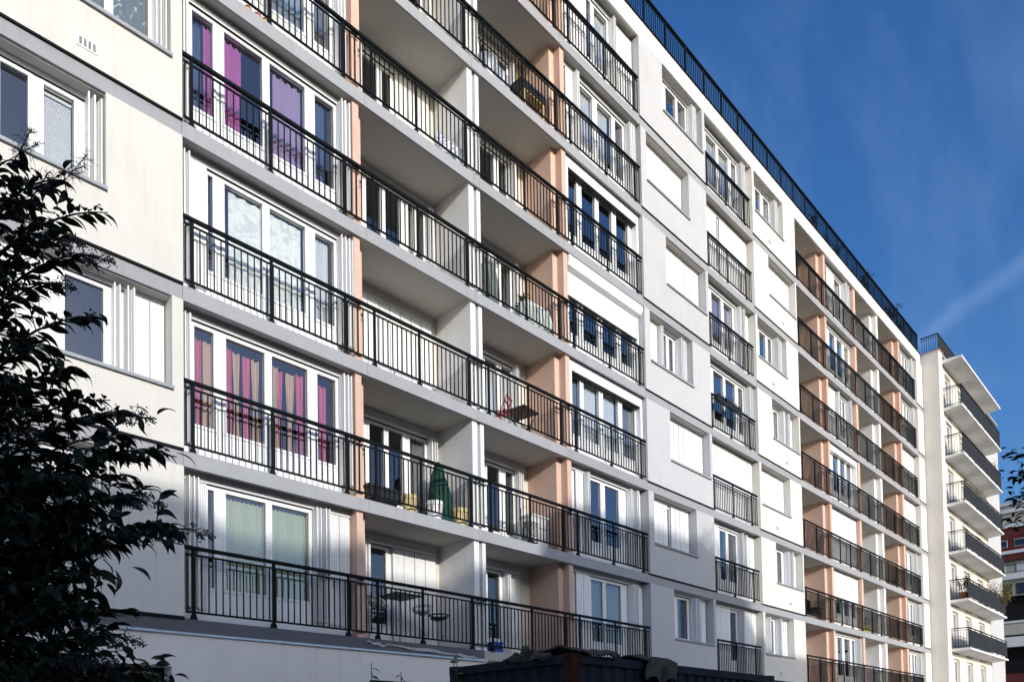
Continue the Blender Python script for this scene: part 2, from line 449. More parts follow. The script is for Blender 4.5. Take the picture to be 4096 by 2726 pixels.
def window(x0, x1, zb, zt, y, panes, g0, g1, shutters=(), packs=(), door=False, dark=False, head=True, parent=None, name='window', label=None):
    """panes: list of (xa, xb) glass spans. shutters: closed leaves (xa, xb, y offset).  packs: folded leaves (x, n, side, reach)."""
    if not panes and shutters:
        mid = (x0+x1)/2
        panes = [(x0+0.08, mid-0.06, 'd'), (mid+0.06, x1-0.08, 'd')]
    f = MB()
    yb = y+0.07
    panes = sorted(panes)
    xs = [x0] + [v for p in panes for v in p[:2]] + [x1]
    for a, b in zip(xs[0::2], xs[1::2]):
        if b-a > 0.004: f.box(a, b, y, yb, zb, zt)
    for a, b in [p[:2] for p in panes]:
        f.box(a, b, y, yb, g1, zt)
        f.box(a, b, y, yb, zb, g0)
    # sash rims, proud of the frame, and a raised lower panel on doors
    for a, b in [p[:2] for p in panes]:
        s = 0.05
        f.box(a-s, a, y-0.018, y, g0-s, g1+s); f.box(b, b+s, y-0.018, y, g0-s, g1+s)
        f.box(a, b, y-0.018, y, g1, g1+s); f.box(a, b, y-0.018, y, g0-s, g0)
        if door and g0-zb > 0.3:
            f.box(a-s, b+s, y-0.012, y, zb+0.02, g0-s-0.022)
            f.box(a+0.03, b-0.03, y-0.02, y-0.0125, zb+0.06, g0-s-0.062)
    w = f.build(name, PVC, parent or B)
    if label: w['label'] = label
    for p in panes:
        a, b = p[:2]
        gm = GLASSD if (dark or (len(p) > 2 and p[2] == 'd')) else GLASS
        MB().box(a, b, y+0.028, y+0.036, g0, g1).build('pane', gm, w)
        r = MB()
        t = 0.006
        r.box(a, a+t, y+0.018, y+0.027, g0, g1); r.box(b-t, b, y+0.018, y+0.027, g0, g1)
        r.box(a+t, b-t, y+0.018, y+0.027, g1-t, g1); r.box(a+t, b-t, y+0.018, y+0.027, g0, g0+t)
        r.build('gasket', RUBBER, w)
    if head:
        h = MB()
        h.box(x0, x1, y-0.035, y-0.001, zt-0.055, zt)
        h.box(x0, x1, y-0.055, y-0.0355, zt-0.02, zt-0.002)
        h.build('shutter_track', PVC, w)
        MB().box(x0, x1, y-0.030, y-0.002, zt-0.072, zt-0.0555).build('track_gap', RUBBER, w)
    for a, b, dy in shutters:
        n = max(1, round((b-a)/0.29))
        d = (b-a)/n
        for k in range(n):
            leaf(w, a+k*d+0.006, y-0.045+dy, zb+0.02, zt-0.075, d-0.012, ang=random.uniform(-0.02, 0.02))
    for px, n, reach in packs:
        sgn = 1
        for k in range(n):
            ang = -R(90) + random.uniform(-0.05, 0.05) + (0.10 if k % 2 else -0.06)
            leaf(w, px + k*0.042*sgn, y-0.02, zb+0.02, zt-0.06, reach*random.uniform(0.94, 1.0), ang=ang, ribs=3)
        lh = link('shutter_latch', handle_me, w, loc=(px-0.012, y-0.02-reach*0.5, (zb+zt)/2 - 0.1), rot=(0,0,R(90)))
    return w

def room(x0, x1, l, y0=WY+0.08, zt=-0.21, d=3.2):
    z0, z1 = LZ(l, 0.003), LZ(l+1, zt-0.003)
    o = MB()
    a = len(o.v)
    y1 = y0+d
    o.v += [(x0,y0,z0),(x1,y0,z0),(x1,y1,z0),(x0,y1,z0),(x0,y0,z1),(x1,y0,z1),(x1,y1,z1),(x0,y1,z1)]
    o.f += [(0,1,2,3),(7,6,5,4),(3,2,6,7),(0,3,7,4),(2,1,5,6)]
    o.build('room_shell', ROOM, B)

def infill(x0, x1, l, y, wx0, wx1, zb, zt, m):
    """solid wall around a window at depth y, up to the soffit"""
    z0, z1 = LZ(l), LZ(l+1, -0.21)
    o = MB()
    if wx0 > x0: o.box(x0, wx0, y, y+0.2, z0, z1)
    if x1 > wx1: o.box(wx1, x1, y, y+0.2, z0, z1)
    o.box(wx0, wx1, y, y+0.2, zt, z1)
    if zb > z0+0.01: o.box(wx0, wx1, y, y+0.2, z0, zb)
    o.build('infill_wall', m, B)

# ---- curtains: top-level things hanging behind the glass
def curtain(x0, x1, z0, z1, y, m, label, folds=7, amp=0.025, gather=0.0, group=None):
    ph = random.uniform(0, 6)
    y -= 0.05
    x0 += 0.10*(x0+5.16)/12.5; x1 += 0.10*(x1+5.16)/12.5
    def fn(u, v):
        x = x0+(x1-x0)*u
        z = z1+(z0-z1)*v
        k = 1-gather*math.sin(math.pi*v)**2
        xc = (x0+x1)/2
        return (xc+(x-xc)*k, y+amp*math.sin(2*math.pi*folds*u+ph+0.5*math.sin(2.1*v+ph))*(0.6+0.5*v)+0.4*amp*math.sin(2*math.pi*folds*2.3*u+ph*2), z+0.012*math.sin(2*math.pi*folds*u*1.0)*(v < 0.01))
    o = MB().sheet(fn, max(24, int(folds*9)), 8).build('curtain', m, None, smooth=True)
    return tag(o, label, 'curtain', group)

# ------------------------------------------------------------------ bays of the main block
def door_window(x0, x1, l, panes, y=WY, shutters=(), packs=(), dark=False, zb=0.2, zt=2.45, g0=0.62, g1=2.30, **k):
    z = LZ(l)
    w = window(x0, x1, z+zb, z+zt, y, panes, z+g0, z+g1, shutters, packs, door=True, dark=dark, **k)
    MB().box(x0, x1, y-0.05, y+0.10, z, z+zb-0.002).build('window_plinth', PVC, B)
    return w
def panel_window(l, wx0, wx1, panes, shutters=(), packs=()):
    z = LZ(l)
    return window(wx0, wx1, z+1.016, z+2.47, WY, panes, z+1.09, z+2.33, shutters, packs)

# --- bay A: cream wall, left
A_w = {0: (-3.62, -1.17), 1: (-2.63, -0.18), 2: (-3.62, -1.17), 3: (-2.63, -0.18), 4: (-3.62, -1.17)}
for l, (a, b) in A_w.items():
    panel(GLX, 0.0, l, a, b, CREAM, vent=(-1.43 if l in (1, 3) else -2.4))
    room(GLX+0.1, -0.12, l)
panel_window(0, *A_w[0], [(-3.5, -2.75), (-2.6, -1.95), (-1.77, -1.36)], packs=[(-1.30, 3, 0.2)])
panel_window(1, *A_w[1], [(-1.65, -1.11)], shutters=[(-2.6, -1.70, 0), (-0.66, -0.2, 0)], packs=[(-0.98, 2, 0.16), (-0.80, 3, 0.22)])
panel_window(2, *A_w[2], [(-3.4, -2.62), (-2.48, -2.13), (-1.93, -1.52)], packs=[(-1.36, 4, 0.24)])
panel_window(3, *A_w[3], [(-2.45, -1.75), (-1.62, -1.09), (-0.96, -0.42)], packs=[(-0.36, 4, 0.22)])
panel_window(4, *A_w[4], [(-3.4, -2.62), (-2.48, -2.13), (-1.93, -1.52)], packs=[(-1.36, 4, 0.24)])

# --- bay B: wide windows beside the cream wall
B_s = {
 0: dict(panes=[(0.53, 0.64, 'd'), (0.85, 1.60), (1.72, 2.48)], shutters=[(0.34, 0.50, 0), (2.88, 3.36, 0)], packs=[(0.13, 4, 0.24), (2.56, 2, 0.2), (2.72, 2, 0.24)]),
 1: dict(panes=[(0.31, 0.65), (0.87, 1.60), (1.74, 2.48), (2.69, 3.10)], packs=[(0.10, 3, 0.18), (3.18, 5, 0.22)]),
 2: dict(panes=[(0.56, 0.65), (0.86, 1.58), (1.72, 2.46), (2.67, 3.10)], shutters=[(0.22, 0.53, 0)], packs=[(0.10, 2, 0.2), (3.16, 6, 0.22)]),
 3: dict(panes=[(0.30, 0.67), (0.87, 1.60), (1.74, 2.48), (2.69, 3.12)], packs=[(0.09, 3, 0.18), (3.19, 5, 0.22)]),
 4: dict(panes=[(0.30, 0.67), (0.87, 1.60), (1.74, 2.48), (2.69, 3.05)], packs=[(0.09, 3, 0.18), (3.12, 5, 0.22)]),
 5: dict(panes=[(0.87, 1.60), (1.74, 2.48)], shutters=[(0.1, 0.8, 0), (2.55, 3.35, 0)]),
}
for l, s in B_s.items():
    door_window(0.04, 3.40, l, **s)
    room(0.0, 3.45, l)
    MB().box(0.0, 3.41, WY-0.01, WY+0.1, LZ(l, 2.451), LZ(l+1, -0.212)).build('lintel', BACKW, B)

# --- pillars and cross walls
def col_wall(l, px0, px1, wx0, wx1, m, py=0.09, wy=0.30, back=LB):
    z0, z1 = LZ(l, 0.001), LZ(l+1, -0.211)
    MB().box(px0, px1, py, WY+0.06, z0, z1).build('pillar', m, B)
    MB().box(wx0, wx1, wy, back+0.2, z0, z1).build('cross_wall', m, B)
for l in range(0, 7):
    col_wall(l, 3.412, 3.56, 3.562, 3.75, ORANGE)
    col_wall(l, 9.972, 10.14, 9.78, 9.97, ORANGE)
    z0, z1 = LZ(l, 0.001), LZ(l+1, -0.211)
    MB().box(6.58, 6.735, 0.09, LB+0.2, z0, z1).build('cross_wall', WHITEW, B)
    MB().box(6.835, 6.95, 0.09, LB+0.2, z0, z1).build('cross_wall', WHITEW, B)
    MB().box(6.736, 6.834, 0.13, LB+0.1, z0, z1).build('joint_cover', FASCIA, B)

# --- loggias C1 and C2
C1 = {
 0: dict(panes=[(4.57, 5.01, 'd')], shutters=[(5.16, 6.42, 0)], packs=[(4.36, 3, 0.2)]),
 1: dict(panes=[(4.05, 4.40, 'd'), (4.60, 5.00, 'd'), (5.12, 5.52, 'd'), (5.73, 6.18)], packs=[(6.26, 4, 0.2)]),
 2: dict(panes=[], shutters=[(3.95, 6.40, 0)]),
 3: dict(panes=[(4.05, 4.40, 'd'), (4.59, 4.98, 'd'), (5.11, 5.52, 'd'), (5.76, 5.92), (6.02, 6.21, 'd')], packs=[(6.30, 3, 0.2)]),
 4: dict(panes=[(4.50, 4.92, 'd'), (5.05, 5.28, 'd')], shutters=[(5.40, 6.40, 0)], packs=[(4.3, 2, 0.2)]),
 5: dict(panes=[(4.59, 4.98, 'd'), (5.11, 5.52, 'd'), (5.73, 6.21, 'd')], packs=[(6.30, 3, 0.2)]),
 6: dict(panes=[(4.59, 4.98, 'd')], shutters=[(5.11, 6.40, 0)]),
}
C2 = {
 0: dict(panes=[(8.17, 8.60, 'd')], shutters=[(8.95, 9.32, 0)], packs=[(8.74, 3, 0.2)]),
 1: dict(panes=[(7.5, 8.0, 'd'), (8.22, 8.66, 'd'), (8.89, 9.16, 'd')], packs=[(9.22, 4, 0.2)]),
 2: dict(panes=[(7.5, 8.0), (8.20, 8.62), (8.80, 9.15)], packs=[(9.2, 3, 0.2)]),
 3: dict(panes=[(7.5, 8.0, 'd'), (8.17, 8.66, 'd'), (8.85, 9.2)], packs=[(9.26, 2, 0.2)]),
 4: dict(panes=[(7.55, 7.98, 'd'), (8.13, 8.62, 'd'), (8.82, 9.12, 'd')], packs=[(9.2, 3, 0.2)]),
 5: dict(panes=[(7.5, 8.0, 'd'), (8.17, 8.66, 'd'), (8.85, 9.2, 'd')], packs=[(9.26, 2, 0.2)]),
 6: dict(panes=[(7.5, 8.0, 'd'), (8.17, 8.66, 'd')], shutters=[(8.85, 9.3, 0)]),
}
for l in range(7):
    door_window(3.95, 6.42, l, y=LB, zb=0.12, zt=2.36, g0=0.55, g1=2.22, head=True, **C1[l])
    infill(3.75, 6.58, l, LB+0.01, 3.95, 6.42, LZ(l, 0.119), LZ(l, 2.362), BACKW)
    room(3.78, 6.55, l, LB+0.22)
    door_window(7.30, 9.36, l, y=LB, zb=0.12, zt=2.36, g0=0.55, g1=2.22, head=True, **C2[l])
    infill(6.95, 9.78, l, LB+0.01, 7.30, 9.36, LZ(l, 0.119), LZ(l, 2.362), BACKW)
    room(6.98, 9.75, l, LB+0.22)

# --- bay D
D_s = {
 0: dict(panes=[(11.16, 11.69), (11.83, 12.55)], shutters=[(10.46, 11.08, 0), (13.22, 13.58, 0)], packs=[(12.90, 3, 0.22), (13.08, 2, 0.2)]),
 1: dict(panes=[(11.05, 11.68), (11.88, 12.54)], shutters=[(10.52, 10.86, 0), (13.32, 13.58, 0)], packs=[(10.9, 2, 0.2), (12.92, 2, 0.2), (13.15, 3, 0.24)]),
 2: dict(panes=[(10.49, 10.85), (11.00, 11.70), (11.88, 12.61), (12.80, 13.45)], head=False),
 3: dict(panes=[(10.45, 10.81), (11.04, 11.70), (11.92, 12.59), (12.82, 13.40)], head=False),
 4: dict(panes=[(10.47, 10.87), (11.08, 11.69), (11.86, 12.48), (12.69, 13.29)], head=False),
 5: dict(panes=[(11.04, 11.67), (11.88, 12.58), (12.74, 13.12)], shutters=[(10.42, 10.74, 0)], packs=[(10.76, 3, 0.2), (13.22, 7, 0.22)]),
 6: dict(panes=[(11.46, 11.67), (11.82, 12.44)], shutters=[(10.44, 11.36, 0), (12.62, 13.58, -0.03)], packs=[(12.55, 2, 0.2)]),
}
for l, s in D_s.items():
    door_window(10.15, 13.60, l, **s)
    room(10.2, 13.6, l)
    MB().box(10.15, 13.61, WY-0.01, WY+0.1, LZ(l, 2.451), LZ(l+1, -0.212)).build('lintel', BACKW, B)
    MB().box(13.601, 13.72, 0.301, WY+0.2, LZ(l, 0.001), LZ(l+1, -0.212)).build('infill_wall', GREYW, B)
# white box surrounds of a roller shutter on two floors, a closed roller box on a third
for l in (2, 4):
    z = LZ(l)
    o = MB()
    o.box(10.16, 13.60, 0.14, WY-0.02, z+2.22, z+2.50)
    o.box(10.16, 10.30, 0.14, WY-0.02, z+0.2, z+2.219); o.box(13.50, 13.60, 0.14, WY-0.02, z+0.2, z+2.219)
    o.build('shutter_surround', PVC, B)
    MB().box(10.31, 13.49, 0.15, WY-0.03, z+2.19, z+2.219).build('roller_slot', RUBBER, B)
z = LZ(3)
MB().prism([(0.045, z+2.50), (0.045, z+2.34), (0.10, z+2.24), (WY-0.03, z+2.20), (WY-0.03, z+2.50)], 'x', 10.16, 13.60).build('roller_box', PVC, B)
MB().box(10.2, 10.27, 0.21, WY-0.03, z+0.2, z+2.195).build('roller_guide', PVC, B)
MB().box(13.53, 13.60, 0.21, WY-0.03, z+0.2, z+2.195).build('roller_guide', PVC, B)
def roller(x0, x1, z0, z1, y):
    o = MB()
    n = max(2, int((z1-z0)/0.055))
    d = (z1-z0)/n
    for k in range(n):
        a = z0+k*d
        o.prism([(y, a+0.002), (y-0.007, a+d*0.25), (y-0.007, a+d*0.75), (y, a+d-0.002), (y+0.01, a+d-0.002), (y+0.01, a+0.002)], 'x', x0, x1)
    return o.build('roller_shutter', PVC, B)
roller(10.275, 13.525, z+1.55, z+2.20, 0.25)
MB().box(10.275, 13.525, 0.232, 0.265, z+1.51, z+1.549).build('roller_bar', RUBBER, B)

# --- bay E: light grey wall panels
E_w = {l: ((14.90, 17.34) if l % 2 == 0 else (13.90, 16.37)) for l in range(7)}
for l in range(7):
    panel(13.62, 17.50, l, *E_w[l], GREYW); room(13.75, 17.45, l)
panel_window(6, *E_w[6], [(15.0, 15.38), (15.57, 16.17), (16.30, 16.78)], packs=[(16.88, 6, 0.22)])
for l in (5, 4, 2):
    a, b = E_w[l]
    panel_window(l, a, b, [], shutters=[(a+0.03, b-0.03, 0)])
panel_window(3, *E_w[3], [(14.86, 15.28), (15.43, 15.67, 'd')], shutters=[(14.0, 14.68, 0)], packs=[(14.74, 3, 0.2), (15.82, 2, 0.24), (16.0, 5, 0.2)])
panel_window(1, *E_w[1], [(15.08, 15.22, 'd')], shutters=[(13.95, 15.06, 0), (15.24, 16.3, 0)])
panel_window(0, *E_w[0], [(15.0, 15.4, 'd'), (15.58, 16.18, 'd')], shutters=[(16.69, 17.26, 0)], packs=[(16.34, 2, 0.24), (16.60, 2, 0.2)])

# --- bay F
F_s = {
 6: dict(panes=[(17.70, 18.00), (18.13, 18.84), (19.01, 19.73), (19.95, 20.30)], packs=[(20.36, 7, 0.22)]),
 5: dict(panes=[(18.70, 18.83, 'd')], shutters=[(17.62, 18.66, 0), (18.86, 20.86, 0)]),
 4: dict(panes=[(17.70, 18.05), (18.25, 18.94), (19.12, 19.77)], shutters=[(20.5, 20.86, 0)], packs=[(19.95, 3, 0.22), (20.2, 3, 0.24)]),
 3: dict(panes=[(17.70, 18.05), (18.25, 18.95), (19.11, 19.82), (20.05, 20.40, 'd')], packs=[(20.5, 6, 0.24)]),
 2: dict(panes=[], shutters=[(17.62, 20.86, 0)]),
 1: dict(panes=[(18.42, 18.86), (19.03, 19.62)], shutters=[(17.62, 18.3, 0), (20.2, 20.86, 0)], packs=[(19.68, 2, 0.24), (20.02, 3, 0.2)]),
 0: dict(panes=[(19.03, 19.46, 'd')], shutters=[(17.62, 18.95, 0), (20.0, 20.84, 0)], packs=[(19.60, 2, 0.24)]),
}
for l, s in F_s.items():
    door_window(17.58, 20.90, l, **s)
    room(17.55, 20.92, l)
    MB().box(17.50, 20.97, WY-0.01, WY+0.1, LZ(l, 2.451), LZ(l+1, -0.212)).build('lintel', BACKW, B)
    MB().box(17.38, 17.579, 0.301, WY+0.2, LZ(l, 0.001), LZ(l+1, -0.212)).build('infill_wall', GREYW, B)
    MB().box(20.901, 21.05, 0.301, WY+0.2, LZ(l, 0.001), LZ(l+1, -0.212)).build('infill_wall', CREAM2, B)

# --- bay G: pale cream wall panels
G_w = {l: ((21.12, 23.62) if l % 2 == 0 else (22.18, 24.62)) for l in range(7)}
for l in range(7):
    panel(20.97, 24.72, l, *G_w[l], CREAM2, vent=(22.35 if l % 2 == 0 else 23.35)); room(21.07, 24.68, l)
panel_window(6, *G_w[6], [(21.25, 21.6), (21.86, 22.28), (22.54, 23.02)], packs=[(23.1, 6, 0.22)])
for l in (5, 2):
    a, b = G_w[l]
    panel_window(l, a, b, [], shutters=[(a+0.03, b-0.03, 0)])
panel_window(4, *G_w[4], [(21.25, 21.7), (21.89, 22.43), (22.61, 22.93, 'd')], packs=[(23.02, 3, 0.24), (23.25, 5, 0.2)])
panel_window(3, *G_w[3], [(22.3, 22.75), (22.94, 23.31)], shutters=[(24.1, 24.55, 0)], packs=[(23.42, 4, 0.2), (23.8, 4, 0.24)])
panel_window(1, *G_w[1], [(22.3, 22.75), (22.92, 23.33, 'd')], shutters=[(24.0, 24.55, 0)], packs=[(23.56, 2, 0.2), (23.85, 3, 0.24)])
panel_window(0, *G_w[0], [(21.99, 22.45, 'd')], shutters=[(22.98, 23.55, 0)], packs=[(22.62, 2, 0.24), (21.8, 2, 0.2)])

# --- far bays H to K
for l in range(7):
    col_wall(l, 27.90, 28.10, 27.62, 27.898, ORANGE)
    col_wall(l, 31.50, 31.75, 31.752, 31.98, ORANGE)
    col_wall(l, 34.63, 34.90, 34.32, 34.628, WHITEW)
    col_wall(l, 38.07, 38.35, 37.74, 38.068, ORANGE)
    z0, z1 = LZ(l), LZ(l+1, -0.212)
    for a, b in ((24.72, 27.62), (31.98, 34.32), (34.90, 37.74)):
        infill(a, b, l, LB+0.01, a+0.3, b-0.3, LZ(l, 0.119), LZ(l, 2.362), BACKW)
        door_window(a+0.3, b-0.3, l, [(a+0.5, a+1.1, 'd'), (a+1.3, b-0.5, 'd')], y=LB, zb=0.12, zt=2.36, g0=0.55, g1=2.22)
        room(a+0.02, b-0.02, l, LB+0.22)
    MB().box(24.60, 24.719, 0.301, LB+0.2, z0+0.001, z1).build('cross_wall', CREAM2, B)
I_s = {
 6: dict(panes=[(29.74, 30.42)], shutters=[(28.7, 29.6, 0), (31.1, 31.45, 0)], packs=[(30.62, 3, 0.24), (30.95, 3, 0.22)]),
 5: dict(panes=[(28.95, 29.59), (29.85, 30.47), (30.76, 31.24)]),
 4: dict(panes=[(29.6, 30.2), (30.3, 30.6, 'd')], shutters=[(28.3, 29.3, 0), (31.0, 31.45, 0)], packs=[(30.75, 4, 0.24), (29.38, 3, 0.2)]),
 3: dict(panes=[(28.95, 29.55), (29.82, 30.38), (30.6, 31.1, 'd')]),
 2: dict(panes=[(28.9, 29.5), (29.8, 30.4), (30.7, 31.2)]),
 1: dict(panes=[(28.9, 29.5), (29.8, 30.4), (30.7, 31.2)]),
 0: dict(panes=[(28.88, 29.43), (29.70, 30.37), (30.63, 30.95, 'd')], packs=[(31.05, 4, 0.24)]),
}
J_s = {
 6: dict(panes=[(38.9, 39.3), (39.54, 39.87), (40.02, 40.37, 'd')], packs=[(40.5, 4, 0.22)]),
 5: dict(panes=[(38.9, 39.3), (39.6, 39.9), (40.1, 40.4, 'd')], packs=[(40.55, 4, 0.22)]),
 4: dict(panes=[], shutters=[(38.5, 40.8, 0)]),
 3: dict(panes=[(39.2, 40.2)]),
 2: dict(panes=[(38.8, 39.3), (39.72, 40.14, 'd')], shutters=[(40.4, 40.85, 0)], packs=[(40.25, 3, 0.22)]),
 1: dict(panes=[(38.8, 39.3), (39.6, 39.95), (40.1, 40.4)], packs=[(40.5, 4, 0.22)]),
 0: dict(panes=[(38.8, 39.3), (39.6, 39.95), (40.1, 40.4, 'd')], packs=[(40.5, 4, 0.22)]),
}
for l in range(7):
    door_window(28.11, 31.49, l, **I_s[l]); room(28.12, 31.48, l)
    door_window(38.36, 40.90, l, **J_s[l]); room(38.37, 41.0, l)
    for a, b in ((28.10, 31.50), (38.35, 41.0)):
        MB().box(a, b, WY-0.01, WY+0.1, LZ(l, 2.451), LZ(l+1, -0.212)).build('lintel', BACKW, B)
    MB().box(40.901, 41.2, 0.301, WY+0.2, LZ(l, 0.001), LZ(l+1, -0.212)).build('infill_wall', CREAM2, B)
    # narrow closing panel at the end of the block
    o = MB(); o.box(41.03, 42.10, 0.0, 0.30, LZ(l, 0.035), LZ(l, 2.49)); o.build('wall_panel', CREAM2, B)
    MB().box(42.101, 42.16, 0.06, 0.30, LZ(l, 0.0), LZ(l, 2.745)).build('joint_cover', FASCIA, B)
    MB().prism([(-0.012, LZ(l, -0.012)), (0.09, LZ(l, -0.012)), (0.09, LZ(l, 0.034)), (-0.002, LZ(l, 0.034))], 'x', 41.03, 42.12).build('drip_profile', DRIP, B)
z = LZ(3); o = MB(); o.box(28.12, 31.49, 0.14, WY-0.02, z+2.22, z+2.50); o.box(31.35, 31.49, 0.14, WY-0.02, z+0.2, z+2.219); o.build('shutter_surround', PVC, B)
roller(28.15, 31.46, LZ(2, 0.25), LZ(2, 2.42), 0.25)
roller(28.15, 31.46, LZ(1, 1.25), LZ(1, 2.42), 0.25)
roller(38.40, 40.86, LZ(3, 0.25), LZ(3, 2.42), 0.25)

# ------------------------------------------------------------------ railings
bal_me = MB().box(-0.0075, 0.0075, -0.012, 0.012, 0, 1).mesh('baluster', BLACK)
pm = MB().box(-0.026, 0.026, -0.016, 0.016, 0.085, 1.15)
pm.box(-0.016, 0.016, -0.012, 0.012, 0.03, 0.085)
pm.prism([(-0.03, 0.085), (0.03, 0.085), (0.055, 0.012), (0.055, 0.0), (-0.055, 0.0), (-0.055, 0.012)], 'y', -0.02, 0.045)
post_me = pm.mesh('post', BLACK)
def railing(x0, x1, l, posts, single, zbase=0.0, y=RY, top=1.15, bd=0.012):
    z = LZ(l, zbase)
    o = MB()
    o.prism([(y-0.035, z+top+0.012), (y-0.028, z+top+0.058), (y+0.028, z+top+0.058), (y+0.035, z+top+0.012), (y+0.03, z+top), (y-0.03, z+top)], 'x', x0, x1)
    r = o.build('railing', BLACK, B)
    MB().box(x0+0.03, x1-0.005, y-0.014, y+0.014, z+top-0.095, z+top-0.067).build('upper_bar', BLACK, r)
    MB().box(x0+0.03, x1-0.005, y-0.016, y+0.016, z+0.105, z+0.137).build('lower_bar', BLACK, r)
    for p in posts: link('post', post_me, r, loc=(p, y, z))
    n = int(round((x1-x0-0.08)/0.121))
    xs = [x0+0.05+k*(x1-x0-0.08)/n for k in range(n+1)]
    xs = [x for x in xs if all(abs(x-p) > 0.035 for p in posts)]
    if single:
        for x in xs: link('baluster', bal_me, r, loc=(x, y, z+0.137), scale=(1, 1, top-0.095-0.137))
    else:
        mb = MB()
        for x in xs: mb.box(x-0.0075, x+0.0075, y-bd, y+bd, z+0.137, z+top-0.095)
        mb.build('balusters', BLACK, r, kind='stuff')
    return r
PN = [0.17, 1.60, 3.17, 3.86, 5.02, 6.45, 7.09, 8.45, 9.71, 10.31, 11.88, 13.34]
bracket_me = MB().box(-0.012, 0.012, 0, 0.07, -0.012, 0.012).mesh('bracket', BLACK)
for l in range(7):
    # the fence is one run; the nearer runs carry their balusters one by one
    r = railing(0.01, 13.58, l, PN, single=(l in (0, 1)))
    for x in (3.49, 6.66, 6.89, 10.05):
        link('bracket', bracket_me, r, loc=(x, RY, LZ(l, 1.13)))
    rf = railing(17.54, 20.80, l, [17.62, 18.95, 20.38], single=(l in (2, 3)))
    rg = railing(24.74, 40.78, l, [24.95+1.285*k for k in range(13)], single=False, bd=0.013)
rr = railing(-2.0, 41.74, 7, [-1.5+1.2*k for k in range(37)], single=False, zbase=0.345-0.10, y=FY+0.07, top=1.12)

# ------------------------------------------------------------------ curtains
PURPLE = clothmat('purple_curtain', (0.44, 0.12, 0.34), 0.2)
LILAC = clothmat('lilac_curtain', (0.37, 0.27, 0.44), 0.2)
MAUVE = clothmat('mauve_beige_curtain', (0.42, 0.34, 0.33), 0.3)
NAVY = clothmat('navy_curtain', (0.10, 0.13, 0.22), 0.3)
RED = clothmat('raspberry_curtain', (0.68, 0.16, 0.26), 0.3)
TAN = clothmat('sand_curtain', (0.66, 0.46, 0.31), 0.3)
LACE = clothmat('leaf_lace', (0.86, 0.87, 0.85), 0.12, (0.66, 0.70, 0.69), 4.5)
NET = clothmat('white_net', (0.72, 0.74, 0.76), 0.2)
GREENC = clothmat('sage_curtain', (0.42, 0.47, 0.34), 0.2)
GREYC = clothmat('grey_curtain', (0.24, 0.235, 0.25), 0.3)
CRANE = clothmat('grey_bird_net', (0.22, 0.25, 0.25), 0.3, (0.62, 0.66, 0.64), 7.0, 0.56, 0.62)
BLUEC = clothmat('pale_blue_curtain_and_reflection', (0.42, 0.50, 0.62), 0.4)
cy = WY+0.17
def cz(l): return LZ(l, 0.30), LZ(l, 2.26)
z0, z1 = cz(3)
curtain(0.50, 0.66, z0, z1, cy, PURPLE, 'purple curtain in the narrow pane beside the cream wall, fourth row up', 2)
curtain(0.28, 0.49, z0, z1, cy+0.05, NAVY, 'navy blue curtain in the narrow pane beside the cream wall, fourth row up', 2)
curtain(0.86, 1.20, z0, z1, cy, PURPLE, 'magenta purple curtain covering half of the wide pane, fourth row up', 3)
curtain(1.82, 2.40, z0, z1, cy, LILAC, 'lilac curtain drawn across the pane beside the purple one, fourth row up', 4)
curtain(2.66, 2.92, z0, z1, cy, NAVY, 'navy curtain in the narrow pane beside the peach pillar, fourth row up', 3)
z0, z1 = cz(2)
curtain(0.93, 1.60, z0, z1, cy-0.03, LACE, 'white leaf-patterned net curtain in the first wide pane, third row up', 3, 0.012)
curtain(1.70, 2.36, z0, z1, cy-0.03, LACE, 'white leaf-patterned net curtain in the second wide pane, third row up', 3, 0.012)
curtain(2.66, 2.98, z0, z1, cy, NET, 'plain white net curtain in the pane beside the peach pillar, third row up', 5)
z0, z1 = cz(1); z1 -= 0.06
for x0, x1, mm, lb, g in (
    (0.33, 0.44, RED, 'raspberry curtain strip beside the cream wall, second row up', 0.1),
    (0.48, 0.64, TAN, 'sand coloured curtain strip in the narrow pane, second row up', 0.1),
    (0.88, 0.98, RED, 'raspberry curtain strip at the near edge of the first wide pane, second row up', 0.1),
    (1.00, 1.16, TAN, 'sand coloured curtain strip, nearer of two in the first wide pane, second row up', 0.3),
    (1.18, 1.32, RED, 'raspberry curtain strip between two sand ones, second row up', 0.3),
    (1.36, 1.52, TAN, 'sand coloured curtain strip, farther of two in the first wide pane, second row up', 0.45),
    (1.76, 1.86, TAN, 'sand coloured curtain strip at the near edge of the second wide pane, second row up', 0.2),
    (1.86, 1.99, RED, 'raspberry curtain strip, nearer of two in the second wide pane, second row up', 0.4),
    (2.04, 2.20, TAN, 'sand coloured curtain strip between two raspberry ones in the second wide pane, second row up', 0.5),
    (2.24, 2.40, RED, 'raspberry curtain strip, farther of two in the second wide pane, second row up', 0.2),
    (2.74, 2.90, RED, 'raspberry curtain strip in the narrow pane beside the peach pillar, second row up', 0.1)):
    curtain(x0, x1, z0, z1-random.uniform(0, 0.06), cy+random.uniform(-0.02, 0.02), mm, lb, 1.5, 0.03, g, 'pink and sand curtain strips in one window')
z0, z1 = cz(0)
curtain(0.86, 1.60, z0, z1, cy, GREENC, 'sage green curtain in the first wide pane of the lowest row', 9, 0.02)
curtain(1.71, 2.43, z0, z1, cy, GREENC, 'sage green curtain in the second wide pane of the lowest row', 9, 0.02)
curtain(0.88, 1.62, LZ(4, 0.30), LZ(4, 2.26), cy, BLUEC, 'pale blue net curtain, nearer pane behind the topmost visible railing on the near side', 6, 0.02)
curtain(1.74, 2.44, LZ(4, 0.30), LZ(4, 2.26), cy, BLUEC, 'pale blue sheet standing in for the sky reflection, farther pane behind the topmost visible railing on the near side', 6, 0.02)  # added sheet, its blue imitates the reflection in this pane
